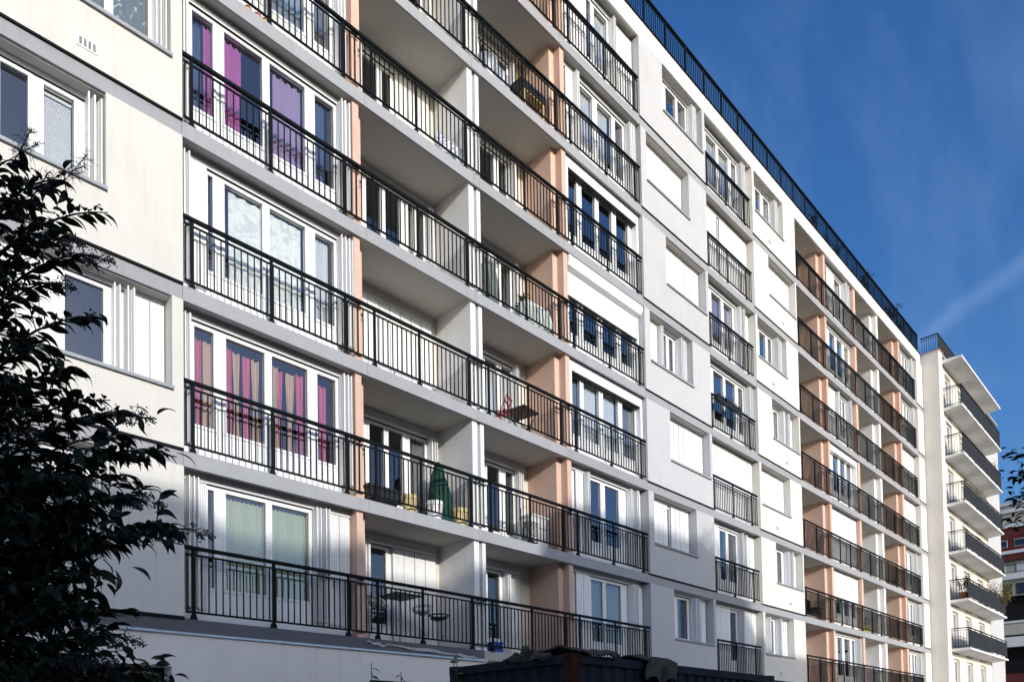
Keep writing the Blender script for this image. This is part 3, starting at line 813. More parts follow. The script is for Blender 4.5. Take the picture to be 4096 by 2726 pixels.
curtain(2.70, 2.98, LZ(4, 0.30), LZ(4, 2.26), cy, GREYC, 'dull grey curtain beside the peach pillar at the top edge', 3, 0.02)
curtain(-0.97, -0.41, LZ(3, 1.02), LZ(3, 2.33), cy, CRANE, 'grey net curtain with a white bird pattern in the cream wall', 3, 0.01)
curtain(-1.63, -1.08, LZ(3, 1.02), LZ(3, 2.33), cy, CRANE, 'grey patterned net curtain left of the bird curtain', 3, 0.01)
curtain(11.02, 11.58, LZ(5, 0.3), LZ(5, 2.26), cy, NET, 'white net curtain, first pane beside the folded shutters, second row from the roof', 5)
curtain(11.86, 12.40, LZ(5, 0.3), LZ(5, 2.26), cy, NET, 'white net curtain, second pane beside the folded shutters, second row from the roof', 5)
curtain(11.90, 12.42, LZ(6, 0.3), LZ(6, 2.26), cy, NET, 'white net curtain behind the top row railing next to folding shutters', 5)
curtain(10.46, 10.86, LZ(2, 0.3), LZ(2, 2.26), cy, GREYC, 'dusky grey curtain in the boxed window beside the peach pillar, third row up', 3)
curtain(11.00, 11.56, LZ(2, 0.3), LZ(2, 2.26), cy, NET, 'pale net curtain, nearer of two in the boxed window, third row up', 4)
curtain(11.88, 12.42, LZ(2, 0.3), LZ(2, 2.26), cy, NET, 'pale net curtain, farther of two in the boxed window, third row up', 4)
curtain(12.82, 13.40, LZ(2, 0.3), LZ(2, 2.26), cy, GREYC, 'charcoal curtain in the last pane of the boxed window, third row up', 4)
curtain(11.18, 11.66, LZ(0, 0.3), LZ(0, 2.26), cy, GREYC, 'grey lace curtain, nearer door pane behind the lowest railing by the grey wall', 4)
curtain(11.90, 12.50, LZ(0, 0.3), LZ(0, 2.26), cy, GREYC, 'grey lace curtain, farther door pane behind the lowest railing by the grey wall', 4)
curtain(5.76, 5.90, LZ(3, 0.2), LZ(3, 2.15), LB+0.14, GREENC, 'pale green curtain strip in the back window of a loggia, fourth row up', 2)
curtain(8.24, 8.60, LZ(2, 0.2), LZ(2, 2.15), LB+0.14, NET, 'white net curtain in a loggia window behind the red folding chair', 4)
curtain(8.84, 9.14, LZ(2, 0.2), LZ(2, 2.15), LB+0.14, NET, 'white net curtain in a loggia window behind the dark folding table', 3)
curtain(8.26, 8.62, LZ(3, 0.2), LZ(3, 2.15), LB+0.14, clothmat('olive_curtain', (0.16, 0.15, 0.05), 0.3), 'olive curtain in a loggia window behind fleece-wrapped plants', 3)
curtain(18.14, 18.80, LZ(6, 0.3), LZ(6, 2.26), cy, NET, 'white net curtain in the top row between grey and cream walls, nearer pane', 5)
curtain(19.02, 19.70, LZ(6, 0.3), LZ(6, 2.26), cy, NET, 'white net curtain in the top row between grey and cream walls, farther pane', 5)
curtain(18.30, 18.72, LZ(4, 0.3), LZ(4, 2.22), cy, MAUVE, 'mauve curtain, nearer pane between grey and cream walls, third row from the roof', 3)
curtain(19.16, 19.60, LZ(4, 0.3), LZ(4, 2.22), cy, MAUVE, 'mauve curtain, farther pane between grey and cream walls, third row from the roof', 3)
curtain(5.78, 6.14, LZ(1, 0.2), LZ(1, 2.15), LB+0.14, GREYC, 'dark olive curtain in the loggia window above the yellow plant pots', 3)
# venetian blind in the second window of the cream wall
vb = thing('venetian_blind', 'white slatted blind lowered in the window of the cream wall', 'blind', (0, 0, 0))
slat = MB().prism([(-0.006, -0.016), (0.006, 0.012), (0.0065, 0.013), (-0.0055, -0.015)], 'x', -1.92, -1.53).mesh('slat', PVC)
MB().box(-1.925, -1.525, cy-0.08, cy-0.04, LZ(2, 2.27), LZ(2, 2.31)).build('head_rail', PVC, vb)
for k in range(40): link('slat', slat, vb, loc=(0, cy-0.06, LZ(2, 1.10+k*0.029)))

# ------------------------------------------------------------------ block with projecting balconies beyond the long facade
T = thing('balcony_block', 'cream apartment block with deep projecting balconies and dark screens at the far end', 'building', (0, 0, 0))
TY = -0.85
zt = LZ(7, 0.35)
CREAM3 = mat('warm_cream_render', (0.70, 0.667, 0.62), 0.9, 0.04, 1.0, 0.2, 80, 0.2, dirt=0.25)
MB().box(42.17, 42.95, TY, 8, 0.1, zt).build('corner_wall', CREAM3, T)
MB().box(52.75, 56.8, TY, 8, 0.1, zt-1.3).build('end_wall', GREYW, T)
MB().box(42.95, 56.8, 6, 8, 0.1, zt-1.4).build('rear_wall', CREAM3, T)
MB().box(42.15, 56.8, TY-0.02, 8, zt, zt+0.06).build('roof_slab', CREAM3, T)
MB().box(42.12, 43.0, TY-0.06, 8, zt+0.061, zt+0.10).build('coping', mat('tile_coping', (0.45, 0.25, 0.17), 0.8, 0.1, 5), T)
def tower_floor(l):
    z = LZ(l)
    # wall behind the balconies with three door openings
    ops = [(43.4, 44.7), (46.3, 47.8), (49.6, 51.2)]
    x = 42.951
    for a, b in ops+[(52.749, 0)]:
        MB().box(x, a, TY+0.02, TY+0.25, z-0.24, z+2.508).build('wall_pier', CREAM3, T); x = b
    for i, (a, b) in enumerate(ops):
        MB().box(a, b, TY+0.025, TY+0.25, z+2.25, z+2.508).build('lintel', CREAM3, T)
        mid = (a+b)/2
        w = window(a, b, z+0.02, z+2.249, TY+0.17, [(a+0.08, mid-0.05, 'd'), (mid+0.05, b-0.08, 'd')], z+0.3, z+2.12, parent=T, head=False)
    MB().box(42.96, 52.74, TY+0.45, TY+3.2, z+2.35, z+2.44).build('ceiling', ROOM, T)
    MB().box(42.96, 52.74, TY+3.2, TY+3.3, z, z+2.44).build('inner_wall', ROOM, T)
    if l > 0:
        s = MB()
        s.prism([(-1.80, z-0.10), (-1.80, z+0.0), (TY+0.02, z+0.0), (TY+0.02, z-0.17)], 'x', 42.83, 52.70)
        s.build('balcony_slab', WHITEW, T)
        # railing: open side, screened front
        y = -1.74
        r = MB(); r.box(42.87, 52.62, y-0.025, y+0.025, z+1.10, z+1.15)
        ra = r.build('railing', BLACK, T)
        MB().box(42.86, 42.91, y+0.026, TY, z+1.10, z+1.15).build('handrail', BLACK, ra)
        MB().box(42.875, 42.895, y+0.02, TY, z+1.0, z+1.025).build('upper_bar', BLACK, ra)
        MB().box(42.875, 42.895, y+0.02, TY, z+0.10, z+0.125).build('lower_bar', BLACK, ra)
        for k in range(7):
            yy = y + (TY-y)*k/6.5
            MB().box(42.877, 42.893, yy-0.008, yy+0.008, z+0.0, z+1.0).build('baluster', BLACK, ra)
        for k in range(8):
            xx = 42.9+1.38*k
            MB().box(xx-0.02, xx+0.02, y-0.015, y+0.015, z, z+1.10).build('post', BLACK, ra)
        MB().box(42.92, 52.6, y-0.022, y-0.016, z+0.12, z+1.02).build('screen', SCREEN, ra)
for l in range(0, 7): tower_floor(l)
# canopy over the top balcony and the roof railing
cz7 = LZ(7, -0.02)
s = MB(); s.prism([(-1.83, cz7-0.06), (-1.83, cz7+0.02), (TY, cz7+0.06), (TY, cz7-0.16)], 'x', 42.85, 52.65); s.build('canopy', WHITEW, T)
MB().box(42.85, 52.66, -1.85, -1.831, cz7-0.07, cz7+0.04).build('canopy_edge', WHITEW, T)
r = MB(); r.box(42.12, 42.17, TY-0.02, 0.05, zt+0.95, zt+1.0); r.box(42.171, 46.5, TY-0.02, TY+0.03, zt+0.95, zt+1.0)
ra = r.build('roof_railing', BLACK, T)
MB().box(42.135, 42.155, TY, 0.05, zt+0.82, zt+0.845).build('upper_bar', BLACK, ra)
for k in range(8):
    yy = TY+0.005+k*0.115
    MB().box(42.137, 42.153, yy-0.008, yy+0.008, zt+0.1, zt+0.95).build('baluster', BLACK, ra)
MB().box(42.2, 46.45, TY-0.005, TY+0.005, zt+0.12, zt+0.94).build('screen', SCREEN, ra)
# ground storey windows
z = LZ(0)

# ------------------------------------------------------------------ brick building at the right edge
K = thing('brick_building', 'dark red brick building with white bands and a rooftop terrace behind the balcony block', 'building', (105, -5, 0))
BRICK = mat('dark_red_brick', (0.11, 0.026, 0.024), 0.9, 0.2, 6, 0.3, 30, 0.2)
KB = mat('beige_cladding', (0.42, 0.40, 0.35), 0.8, 0.06, 1, 0, 1, 0.3)
KW = mat('white_band_paint', (0.62, 0.63, 0.64), 0.8, 0.04, 1, 0, 1, 0.3)
KD = glassmat('dark_shop_glass', (0.2, 0.22, 0.24), 1.6)
def ky(ypx): return (-2.09 + ((22.5-0.01272*ypx)+2.09)*1.374) + Z0   # photo row on the facade -> height of a band
Y0k, Y1k = 14.0, -35.0
def kband(y0, y1, m, name, dx=0.0):
    return MB().box(dx, 6, Y1k+5, Y0k+5, ky(y1), ky(y0)).build(name, m, K)
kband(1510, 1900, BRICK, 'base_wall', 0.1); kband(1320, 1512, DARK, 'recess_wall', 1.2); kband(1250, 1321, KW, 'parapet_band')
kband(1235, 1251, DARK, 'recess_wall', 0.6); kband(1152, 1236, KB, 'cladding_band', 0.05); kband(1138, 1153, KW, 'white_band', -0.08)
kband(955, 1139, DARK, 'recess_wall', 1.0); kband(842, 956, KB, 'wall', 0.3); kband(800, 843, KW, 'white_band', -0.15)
kband(706, 801, KB, 'wall', 0.5); kband(660, 707, BRICK, 'brick_wall'); kband(638, 661, KW, 'white_band', -0.12)
kband(475, 639, BRICK, 'brick_wall'); kband(450, 476, KW, 'white_band', -0.12); kband(405, 451, KB, 'cladding_band', 0.06)
kband(398, 406, DARK, 'shadow_gap', 0.3); kband(368, 399, KB, 'cladding_band', 0.06); kband(345, 369, KW, 'white_band', -0.15)
kband(300, 346, KB, 'cladding_band', 1.0); kband(292, 301, KW, 'white_band', 0.7); kband(255, 293, KB, 'penthouse_wall', 2.5)
for i in range(12):
    yy = Y0k+5-1.2-i*3.1
    w = MB().box(-0.02, 0.03, yy-2.4, yy, ky(612), ky(562)).build('window', KW, K)
    MB().box(-0.04, -0.021, yy-1.15, yy-0.06, ky(609), ky(565)).build('pane', KD, w)
    MB().box(-0.04, -0.021, yy-2.34, yy-1.25, ky(609), ky(565)).build('pane', KD, w)
    w = MB().box(0.44, 0.499, yy-2.0, yy-0.1, ky(792), ky(725)).build('window', KW, K)
    MB().box(0.42, 0.439, yy-1.9, yy-1.05, ky(790), ky(728)).build('pane', KD, w)
    w = MB().box(0.26, 0.299, yy-2.7, yy, ky(950), ky(872)).build('window', DARK, K)
    MB().box(0.24, 0.259, yy-1.3, yy-0.06, ky(948), ky(875)).build('pane', KD, w)
    MB().box(0.24, 0.259, yy-2.64, yy-1.4, ky(948), ky(875)).build('pane', KD, w)
rl = MB().box(-0.16, -0.12, Y1k+5, Y0k+5, ky(742), ky(738)).build('railing', BLACK, K)
MB().box(-0.15, -0.13, Y1k+5, Y0k+5, ky(796), ky(794)).build('lower_bar', BLACK, rl)
q = MB()
for k in range(240):
    yy = Y1k+5+0.2*k; q.box(-0.15, -0.135, yy, yy+0.02, ky(794), ky(742))
q.build('balusters', BLACK, rl, kind='stuff')

# ------------------------------------------------------------------ houses across the street (behind the viewpoint): they shade the lower rows
O = thing('street_house', 'terrace of grey rendered houses of unequal height across the street', 'building', (0, -42, 0))
OD, OS, OR = 42.0, 42*0.2126, 42*0.270
def oy(xf, zf): return (xf-OS, Z0+zf+OR)
OW = mat('house_render', (0.36, 0.34, 0.31), 0.9, 0.08, 0.6, 0.2, 40, 0.2, dirt=0.2)
OR_ = mat('slate_roof', (0.10, 0.105, 0.115), 0.7, 0.1, 3, 0.2, 20, 0.4)
def house(pts, name, m, depth=11):
    P = [oy(*q) for q in pts]
    poly = [(P[0][0], 0)] + P + [(P[-1][0], 0)]
    MB().prism(poly, 'y', -depth, 0).build(name, m, O)
house([(-70, 1.3), (-30, 1.3), (-29.9, 2.0), (-8, 2.05), (0.2, 2.05), (1.0, 1.75), (2.6, 1.75), (3.0, 1.95), (8.7, 1.95)], 'house_body', OW)
house([(8.75, 2.5), (9.3, 3.7), (10.2, 4.3), (13.2, 4.4), (14.3, 4.45), (16.4, 4.4), (18.0, 3.9), (19.3, 3.0), (20.6, 2.0)], 'house_body', OW)
house([(20.65, 1.6), (22.5, 1.05), (26.2, 1.1)], 'house_body', OW)
for i in range(22):
    for j in range(4):
        x = -70-OS+3+i*4.1; zz = 1.2+3.1*j
        if x > 26-OS-1.5: continue
        w = MB().box(x, x+1.2, 0.001, 0.05, zz, zz+1.6).build('window', KW, O)
        MB().box(x+0.07, x+0.57, 0.051, 0.06, zz+0.08, zz+1.52).build('pane', KD, w)
        MB().box(x+0.63, x+1.13, 0.051, 0.06, zz+0.08, zz+1.52).build('pane', KD, w)

def shade_tree(xf, zf, r, h, n, seed, label):
    x, zc_ = xf-36*0.2126, Z0+zf+36*0.270
    t = thing('roadside_tree', label, 'tree', (x, -36, 0), 0, 'trees across the street')
    rnd = random.Random(seed)
    MB().tube([(0, 0, -0.1), (0.1, 0, zc_*0.5), (0, 0.1, zc_-h)], [0.22, 0.17, 0.09], 10).build('trunk', mat('bark_'+str(seed), (0.08, 0.065, 0.05), 0.9), t)
    mb = MB()
    for k in range(n):
        a = rnd.uniform(0, 6.28); q = rnd.random()**0.45; el = rnd.uniform(-1, 1)
        p = Vector((r*q*math.cos(a)*math.sqrt(1-el*el), r*q*math.sin(a)*math.sqrt(1-el*el), zc_-h+h*q*el))
        blade(mb, p, (rnd.gauss(0, 1), rnd.gauss(0, 1), rnd.gauss(0, 0.7)), rnd.uniform(0.18, 0.34), 0.16, 0.3)
    mb.build('crown', LEAFG, t, kind='stuff')
SHADE = [(18.2, 5.0, 2.3, 2.2, 1500, 51, 'bushy roadside tree casting the dappled edge on the grey wall'), (5.2, 1.9, 2.6, 1.8, 1200, 52, 'broad roadside tree across the street before the low house')]

# ------------------------------------------------------------------ container on the pavement with cloths over it
def container():
    t = thing('shipping_container', 'dark navy shipping container with a rusty corner post below the balconies', 'container', (2.60, -5.93, 0.12))
    nav = mat('navy_container_paint', (0.009, 0.012, 0.020), 0.6, 0.35, 2.0, 0.2, 30, 0.2, dirt=0.3)
    rust = mat('rusty_steel', (0.040, 0.014, 0.008), 0.85, 0.5, 5.0, 0.4, 60, 0.2)
    L, W, Hh = 6.06, 2.44, 2.50
    def corr(n, ln, fn):
        # corrugated sheet: list of (s, depth) -> prism outline
        pts = []
        for k in range(n):
            a = ln*k/n; d = ln/n
            pts += [(a, 0.0), (a+0.30*d, 0.0), (a+0.42*d, 0.036), (a+0.82*d, 0.036), (a+0.94*d, 0.0)]
        pts.append((ln, 0.0))
        return pts
    o = MB(); p = [(0.16+s, 0.03+d) for s, d in corr(20, L-0.32, None)]
    o.prism(p + [(q[0], 0.09) for q in reversed([p[0], p[-1]])], 'z', 0.16, Hh-0.12); o.build('side_wall', nav, t)
    o = MB(); p = [(0.03+d, 0.16+s) for s, d in corr(8, W-0.32, None)]
    o.prism(list(reversed(p)) + [(0.09, p[0][1]), (0.09, p[-1][1])], 'z', 0.16, Hh-0.12); o.build('end_wall', nav, t)
    MB().box(0.1, L, W-0.06, W-0.02, 0.1, Hh-0.1).build('side_wall', nav, t)
    MB().box(L-0.08, L-0.03, 0.1, W-0.1, 0.1, Hh-0.1).build('end_wall', nav, t)
    MB().box(0.1, L-0.1, 0.1, W-0.1, Hh-0.06, Hh-0.03).build('roof', nav, t)
    for y in (0.0, W-0.10):
        MB().box(0.16, L-0.16, y, y+0.10, Hh-0.12, Hh).build('top_rail', nav, t)
        MB().box(0.16, L-0.16, y, y+0.10, 0.0, 0.16).build('bottom_rail', nav, t)
    for x in (0.0, L-0.10):
        MB().box(x, x+0.10, 0.16, W-0.16, Hh-0.12, Hh).build('top_rail', nav, t)
    for x in (0, L-0.16):
        for y in (0, W-0.16):
            cm = rust if (x == 0 and y == 0) else nav
            MB().box(x, x+0.16, y, y+0.16, 0.12, Hh-0.12).build('corner_post', cm, t)
            c = MB()
            c.box(x-0.004, x+0.175, y-0.004, y+0.164, Hh-0.12, Hh+0.012)
            cc = c.build('corner_casting', cm, t)
            MB().box(x-0.008, x-0.0045, y+0.05, y+0.10, Hh-0.085, Hh-0.03).build('casting_hole', DARK, cc)
    return t
container()
# rolled and draped grey felt on the container
FELT = mat('grey_felt', (0.075, 0.068, 0.06), 0.95, 0.25, 7, 0.8, 35, 0.1)
def drape(name, label, path, width, hang, seed):
    rnd = random.Random(seed)
    ph = [rnd.uniform(0, 6) for _ in range(4)]
    (ax, ay, az), (bx, by, bz) = path
    def fn(u, v):
        x = ax+(bx-ax)*u; y = ay+(by-ay)*u; zz = az+(bz-az)*u
        lump = 0.09*math.sin(7*u+ph[0])+0.05*math.sin(17*u+ph[1])+0.035*math.sin(23*u+9*v+ph[2])
        t = v*(width+hang)
        if t < width:                         # lying on the roof
            return (x+0.03*math.sin(11*v+ph[3]), y+width-t-0.02, zz+0.05+max(0.0, 0.5*lump+0.05)*math.sin(math.pi*min(1, t/width*0.8+0.15)))
        d = t-width                           # hanging over the edge
        dd = d*(0.55+0.45*math.sin(5*u+ph[1])**2)
        return (x+0.05*math.sin(6*v+8*u), y-0.05-0.05*math.sin(9*u+ph[2])-0.04*math.sin(13*u+5*v), zz+0.05+0.02*math.sin(20*u)-dd)
    o = MB().sheet(fn, 40, 26).build(name, FELT, None, smooth=True)
    md = o.modifiers.new('thick', 'SOLIDIFY'); md.thickness = 0.03
    return tag(o, label, 'cloth')
zc = 0.12+2.50
drape('felt_sheet', 'crumpled grey felt sheet heaped on the near end of the container', ((2.66, -5.93, zc-0.03), (3.6, -5.93, zc-0.03)), 0.7, 0.02, 3)
drape('felt_sheet', 'long grey felt sheet hanging down over the side of the container', ((4.25, -5.93, zc-0.05), (5.1, -5.93, zc-0.05)), 0.45, 0.45, 8)
drape('felt_sheet', 'dark grey felt bundle sagging over the end wall of the container', ((2.58, -4.9, zc-0.03), (2.58, -5.5, zc-0.03)), 0.25, 0.06, 5)

# dark green site fence in front of the ground storey
hz = thing('site_hoarding', 'dark green board fence at the bottom edge before the pale base wall', 'fence', (1.35, -3.2, 0.12))
GB = mat('dark_green_board', (0.020, 0.026, 0.016), 0.8, 0.3, 4, 0.2, 30, 0.3)
for k in range(8): MB().box(0.42*k, 0.42*k+0.41, -0.012, 0.012, 0, 2.22).build('board', GB, hz)
MB().box(-0.02, 3.40, -0.05, 0.03, 2.2201, 2.27).build('top_rail', GB, hz)

# ------------------------------------------------------------------ things on the balconies
def pot(x, y, l, h, r, m, label, planted=True, name='plant_pot'):
    t = thing(name, label, 'pot', (x, y, LZ(l)))
    o = MB(); o.lathe([(r*0.72, 0), (r*0.97, h*0.80), (r*1.06, h*0.80), (r*1.08, h), (r*0.98, h), (r*0.92, h*0.86)], n=24)
    o.build('pot', m, t, smooth=False)
    MB().lathe([(r*0.9, h*0.86), (r*0.9, h*0.88)], n=20).build('soil', mat('soil_'+label[:6], (0.05, 0.035, 0.025), 0.95), t)
    MB().lathe([(r*0.95, -0.0), (r*1.0, 0.025), (r*0.9, 0.03)], n=20).build('saucer', m, t)
    return t
YEL = mat('cream_yellow_plastic', (0.58, 0.47, 0.22), 0.5, 0.05)
WPL = mat('white_plastic_pot', (0.78, 0.78, 0.78), 0.4, 0.03)
BPL = mat('black_plastic', (0.018, 0.019, 0.021), 0.4, 0.1)
pot(4.88, 0.27, 1, 0.40, 0.17, YEL, 'cream yellow plant pot beside the green umbrella cover, nearer to the peach pillar')
pot(5.58, 0.27, 1, 0.42, 0.19, WPL, 'white plant pot standing between two cream yellow pots on a balcony')
pot(6.32, 0.27, 1, 0.42, 0.18, YEL, 'cream yellow plant pot next to the white partition wall')
pl = thing('planter_trough', 'black plastic trough planter behind the railing next to the peach pillar', 'planter', (4.12, 0.28, LZ(1)))
o = MB(); o.v = [(-0.32,-0.13,0),(0.32,-0.13,0),(0.32,0.13,0),(-0.32,0.13,0),(-0.38,-0.17,0.36),(0.38,-0.17,0.36),(0.38,0.17,0.36),(-0.38,0.17,0.36)]
o.f = [(3,2,1,0),(0,1,5,4),(1,2,6,5),(2,3,7,6),(3,0,4,7)]
o.box(-0.40, 0.40, -0.19, -0.165, 0.33, 0.38).box(-0.40, 0.40, 0.165, 0.19, 0.33, 0.38).box(-0.40, -0.376, -0.164, 0.164, 0.33, 0.38).box(0.376, 0.40, -0.164, 0.164, 0.33, 0.38)
o.build('trough', BPL, pl)
MB().box(-0.37, 0.37, -0.16, 0.16, 0.28, 0.30).build('soil', mat('dry_soil', (0.05, 0.04, 0.03), 0.95), pl)
gc = thing('umbrella_cover', 'dark green cover over a folded parasol on a loggia floor', 'cover', (5.95, 0.62, LZ(1)))
def gf(u, v):
    a = 2*math.pi*u; zz = 1.52*v
    r = 0.30*(1-v**1.6)+0.06+0.05*math.sin(5*a+3*v)*(1-v)+0.03*math.sin(3*a+9*v)
    if v > 0.97: r *= 0.4
    return (r*math.cos(a)+0.05*math.sin(4*v)+0.09*v, r*0.85*math.sin(a), zz)
MB().sheet(gf, 40, 22).build('fabric', mat('dark_green_cover', (0.008, 0.050, 0.036), 0.8, 0.2, 6, 0.3, 30, 0.3), gc, smooth=True)
MB().lathe([(0.24, 0), (0.24, 0.06), (0.05, 0.09), (0.03, 0.3)], n=18).build('base', BPL, gc)
# bar table and stools on the lowest loggia
CHROME = mat('brushed_chrome', (0.42, 0.42, 0.43), 0.3, 0.05, 5, 0, 1, 0.5, metal=0.9)
tb = thing('bar_table', 'square black bar table on a chrome column in the lowest loggia', 'table', (4.86, 0.62, LZ(0)))
MB().box(-0.34, 0.34, -0.34, 0.34, 1.05, 1.08).build('table_top', BPL, tb)
MB().lathe([(0.028, 0.02), (0.028, 0.55), (0.034, 0.552), (0.034, 0.6), (0.024, 0.602), (0.024, 1.05)], n=12).build('column', CHROME, tb)
MB().lathe([(0.24, 0), (0.24, 0.012), (0.06, 0.03)], n=24).build('foot', CHROME, tb)
def stool(x, y, rz, label, m, low=False):
    t = thing('bar_stool', label, 'stool', (x, y, LZ(0)), rz, None)
    h = 0.72 if not low else 0.62
    o = MB()
    def fs(u, v):
        a = 2*math.pi*u; r = 0.20*v
        return (r*math.cos(a), r*0.95*math.sin(a), h+0.05*v*v+0.03*max(0, math.cos(a))*v)
    o.sheet(fs, 24, 5)
    st = o.build('seat', m, t, smooth=True)
    md = st.modifiers.new('thick', 'SOLIDIFY'); md.thickness = 0.035
    if low:
        MB().tube([(0.22*math.cos(a*math.pi/10), 0.22*math.sin(a*math.pi/10), h+0.13) for a in range(21)], 0.018, 6, False).build('rim', m, t, smooth=True)
    else:
        pts = [(0.20*math.cos(R(a)), 0.20*math.sin(R(a)), h+0.05+0.20*max(0, math.cos(R(a)*0.62))) for a in range(-150, 151, 12)]
        MB().tube(pts, [0.02+0.018*max(0, math.cos(R(a)*0.62)) for a in range(-150, 151, 12)], 8).build('backrest', m, t, smooth=True)
        pts = [(0.19*math.cos(R(a)), 0.19*math.sin(R(a)), h+0.06+0.07*max(0, math.cos(R(a)*0.62))) for a in range(-150, 151, 12)]
        MB().tube(pts, 0.022, 8).build('side_rim', m, t, smooth=True)
    MB().lathe([(0.028, 0.02), (0.028, 0.40), (0.018, 0.402), (0.018, h-0.02), (0.07, h-0.01), (0.07, h)], n=12).build('column', CHROME, t)
    MB().lathe([(0.19, 0), (0.19, 0.012), (0.04, 0.03)], n=22).build('foot', CHROME, t)
    MB().tube([(0.03, 0, 0.30), (0.16, -0.09, 0.30), (0.20, 0, 0.30), (0.16, 0.09, 0.30), (0.03, 0, 0.30)], 0.008, 6).build('footrest', CHROME, t)
WSEAT = mat('white_leatherette', (0.62, 0.62, 0.60), 0.4, 0.04)
stool(4.24, 0.55, R(160), 'white bar stool with a looped back beside the peach pillar', WSEAT)
stool(5.42, 0.55, R(40), 'white bar stool with a looped back facing the bar table', WSEAT)
stool(5.86, 0.50, R(0), 'black round stool on a chrome column next to the white bar stool', BPL, True)
# red folding chair and dark table
def rod(t, a, b, r, m, name): return MB().tube([a, b], r, 6).build(name, m, t)
REDM = mat('red_lacquer', (0.42, 0.012, 0.020), 0.35, 0.05)
ch = thing('folding_chair', 'red metal folding chair behind the railing, third row up', 'chair', (7.95, 0.48, LZ(2)), R(25))
for sx in (-0.19, 0.19):
    rod(ch, (sx, 0.16, 0), (sx, -0.22, 0.82), 0.011, REDM, 'leg')
    rod(ch, (sx*0.9, -0.24, 0), (sx*0.9, 0.14, 0.45), 0.011, REDM, 'leg')
for k in range(6): MB().box(-0.19, 0.19, -0.17+0.06*k, -0.13+0.06*k, 0.44, 0.455).build('seat_slat', REDM, ch)
for zz in (0.66, 0.78): MB().box(-0.19, 0.19, -0.215 if zz > 0.7 else -0.16, -0.195 if zz > 0.7 else -0.14, zz-0.025, zz+0.025).build('back_slat', REDM, ch)
ft = thing('folding_table', 'dark brown square folding table beside the red chair', 'table', (8.72, 0.55, LZ(2)), R(8))
DBR = mat('dark_brown_wood', (0.045, 0.030, 0.022), 0.5, 0.2, 8)
for k in range(6): MB().box(-0.34, 0.34, -0.34+0.115*k, -0.34+0.115*k+0.108, 0.70, 0.72).build('slat', DBR, ft)
for sx in (-0.28, 0.28):
    rod(ft, (sx, -0.3, 0), (sx, 0.3, 0.70), 0.012, BPL, 'leg'); rod(ft, (sx, 0.3, 0), (sx, -0.3, 0.70), 0.012, BPL, 'leg')
# white cabinet and shopping trolley
cb = thing('storage_cabinet', 'small white storage cabinet against the peach wall, second row up', 'cabinet', (9.2, 0.62, LZ(1)))
MB().box(-0.30, 0.30, -0.22, 0.22, 0, 0.86).build('body', WPL, cb)
MB().box(-0.33, 0.33, -0.25, 0.25, 0.861, 0.91).build('lid', WPL, cb)
for zz in (0.29, 0.58): MB().box(-0.29, 0.29, -0.232, -0.2205, zz-0.012, zz+0.012).build('groove', SILL, cb)
tr = thing('shopping_trolley', 'black and white patterned shopping trolley beside the white cabinet', 'trolley', (8.72, 0.30, LZ(1)))
MB().prism([(-0.17, 0.10), (0.17, 0.10), (0.19, 0.62), (-0.15, 0.62)], 'y', -0.12, 0.12).build('bag', clothmat('speckled_cloth', (0.02, 0.02, 0.02), 0, (0.7, 0.7, 0.7), 60.0, 0.52, 0.55), tr)
for s in (-0.13, 0.13):
    o = MB(); o.lathe([(0.0, -0.02), (0.09, -0.02), (0.09, 0.02), (0.0, 0.02)], n=14)
    o.build('wheel', BPL, tr, loc=(-0.12, s, 0.09), rot=(R(90), 0, 0))
MB().tube([(-0.2, -0.1, 0.1), (-0.22, -0.1, 0.95), (-0.22, 0.1, 0.95), (-0.2, 0.1, 0.1)], 0.012, 6).build('handle', BPL, tr)
# fleece-wrapped plants
FLEECE = mat('frost_fleece', (0.50, 0.54, 0.53), 0.9, 0.15, 10, 0.5, 40, 0.1)
FLEECD = mat('grey_green_fleece', (0.16, 0.20, 0.185), 0.9, 0.2, 10, 0.5, 40, 0.1)
def wrapped(x, y, l, r, h, m, label, seed):
    rnd = random.Random(seed); ph = [rnd.uniform(0, 6) for _ in range(3)]
    t = thing('wrapped_plant', label, 'plant', (x, y, LZ(l)))
    def fn(u, v):
        a = 2*math.pi*u
        rr = r*(0.82+0.3*math.sin(math.pi*min(1, v*1.05+0.1)))*(1 if v < 0.9 else max(0.02, (1-v)*9.5))
        rr *= 1+0.07*math.sin(6*a+ph[0]+4*v)+0.05*math.sin(11*a+ph[1])
        return (rr*math.cos(a), rr*math.sin(a), h*v+0.02*math.sin(5*a+ph[2])*v)
    MB().sheet(fn, 36, 16).build('fleece', m, t, smooth=True)
    MB().lathe([(r*0.7, 0), (r*0.8, 0.16)], n=16).build('pot', BPL, t)
    return t
wrapped(7.42, 0.38, 3, 0.26, 1.16, FLEECD, 'tall grey-green wrapped plant behind the railing, fourth row up', 1)
wrapped(8.82, 0.38, 3, 0.24, 0.80, FLEECE, 'pale fleece-wrapped plant, nearer one beneath the spiky plant', 2)
wrapped(9.34, 0.40, 3, 0.30, 0.76, FLEECE, 'pale fleece-wrapped plant, wider one beside the peach wall', 3)
LEAFG = mat('plant_leaf_green', (0.07, 0.11, 0.025), 0.5, 0.3, 20)
LEAFY = mat('yellow_green_leaf', (0.22, 0.20, 0.04), 0.5, 0.3, 20)
LEAFD = mat('dark_plant_leaf', (0.035, 0.055, 0.022), 0.5, 0.3, 20)
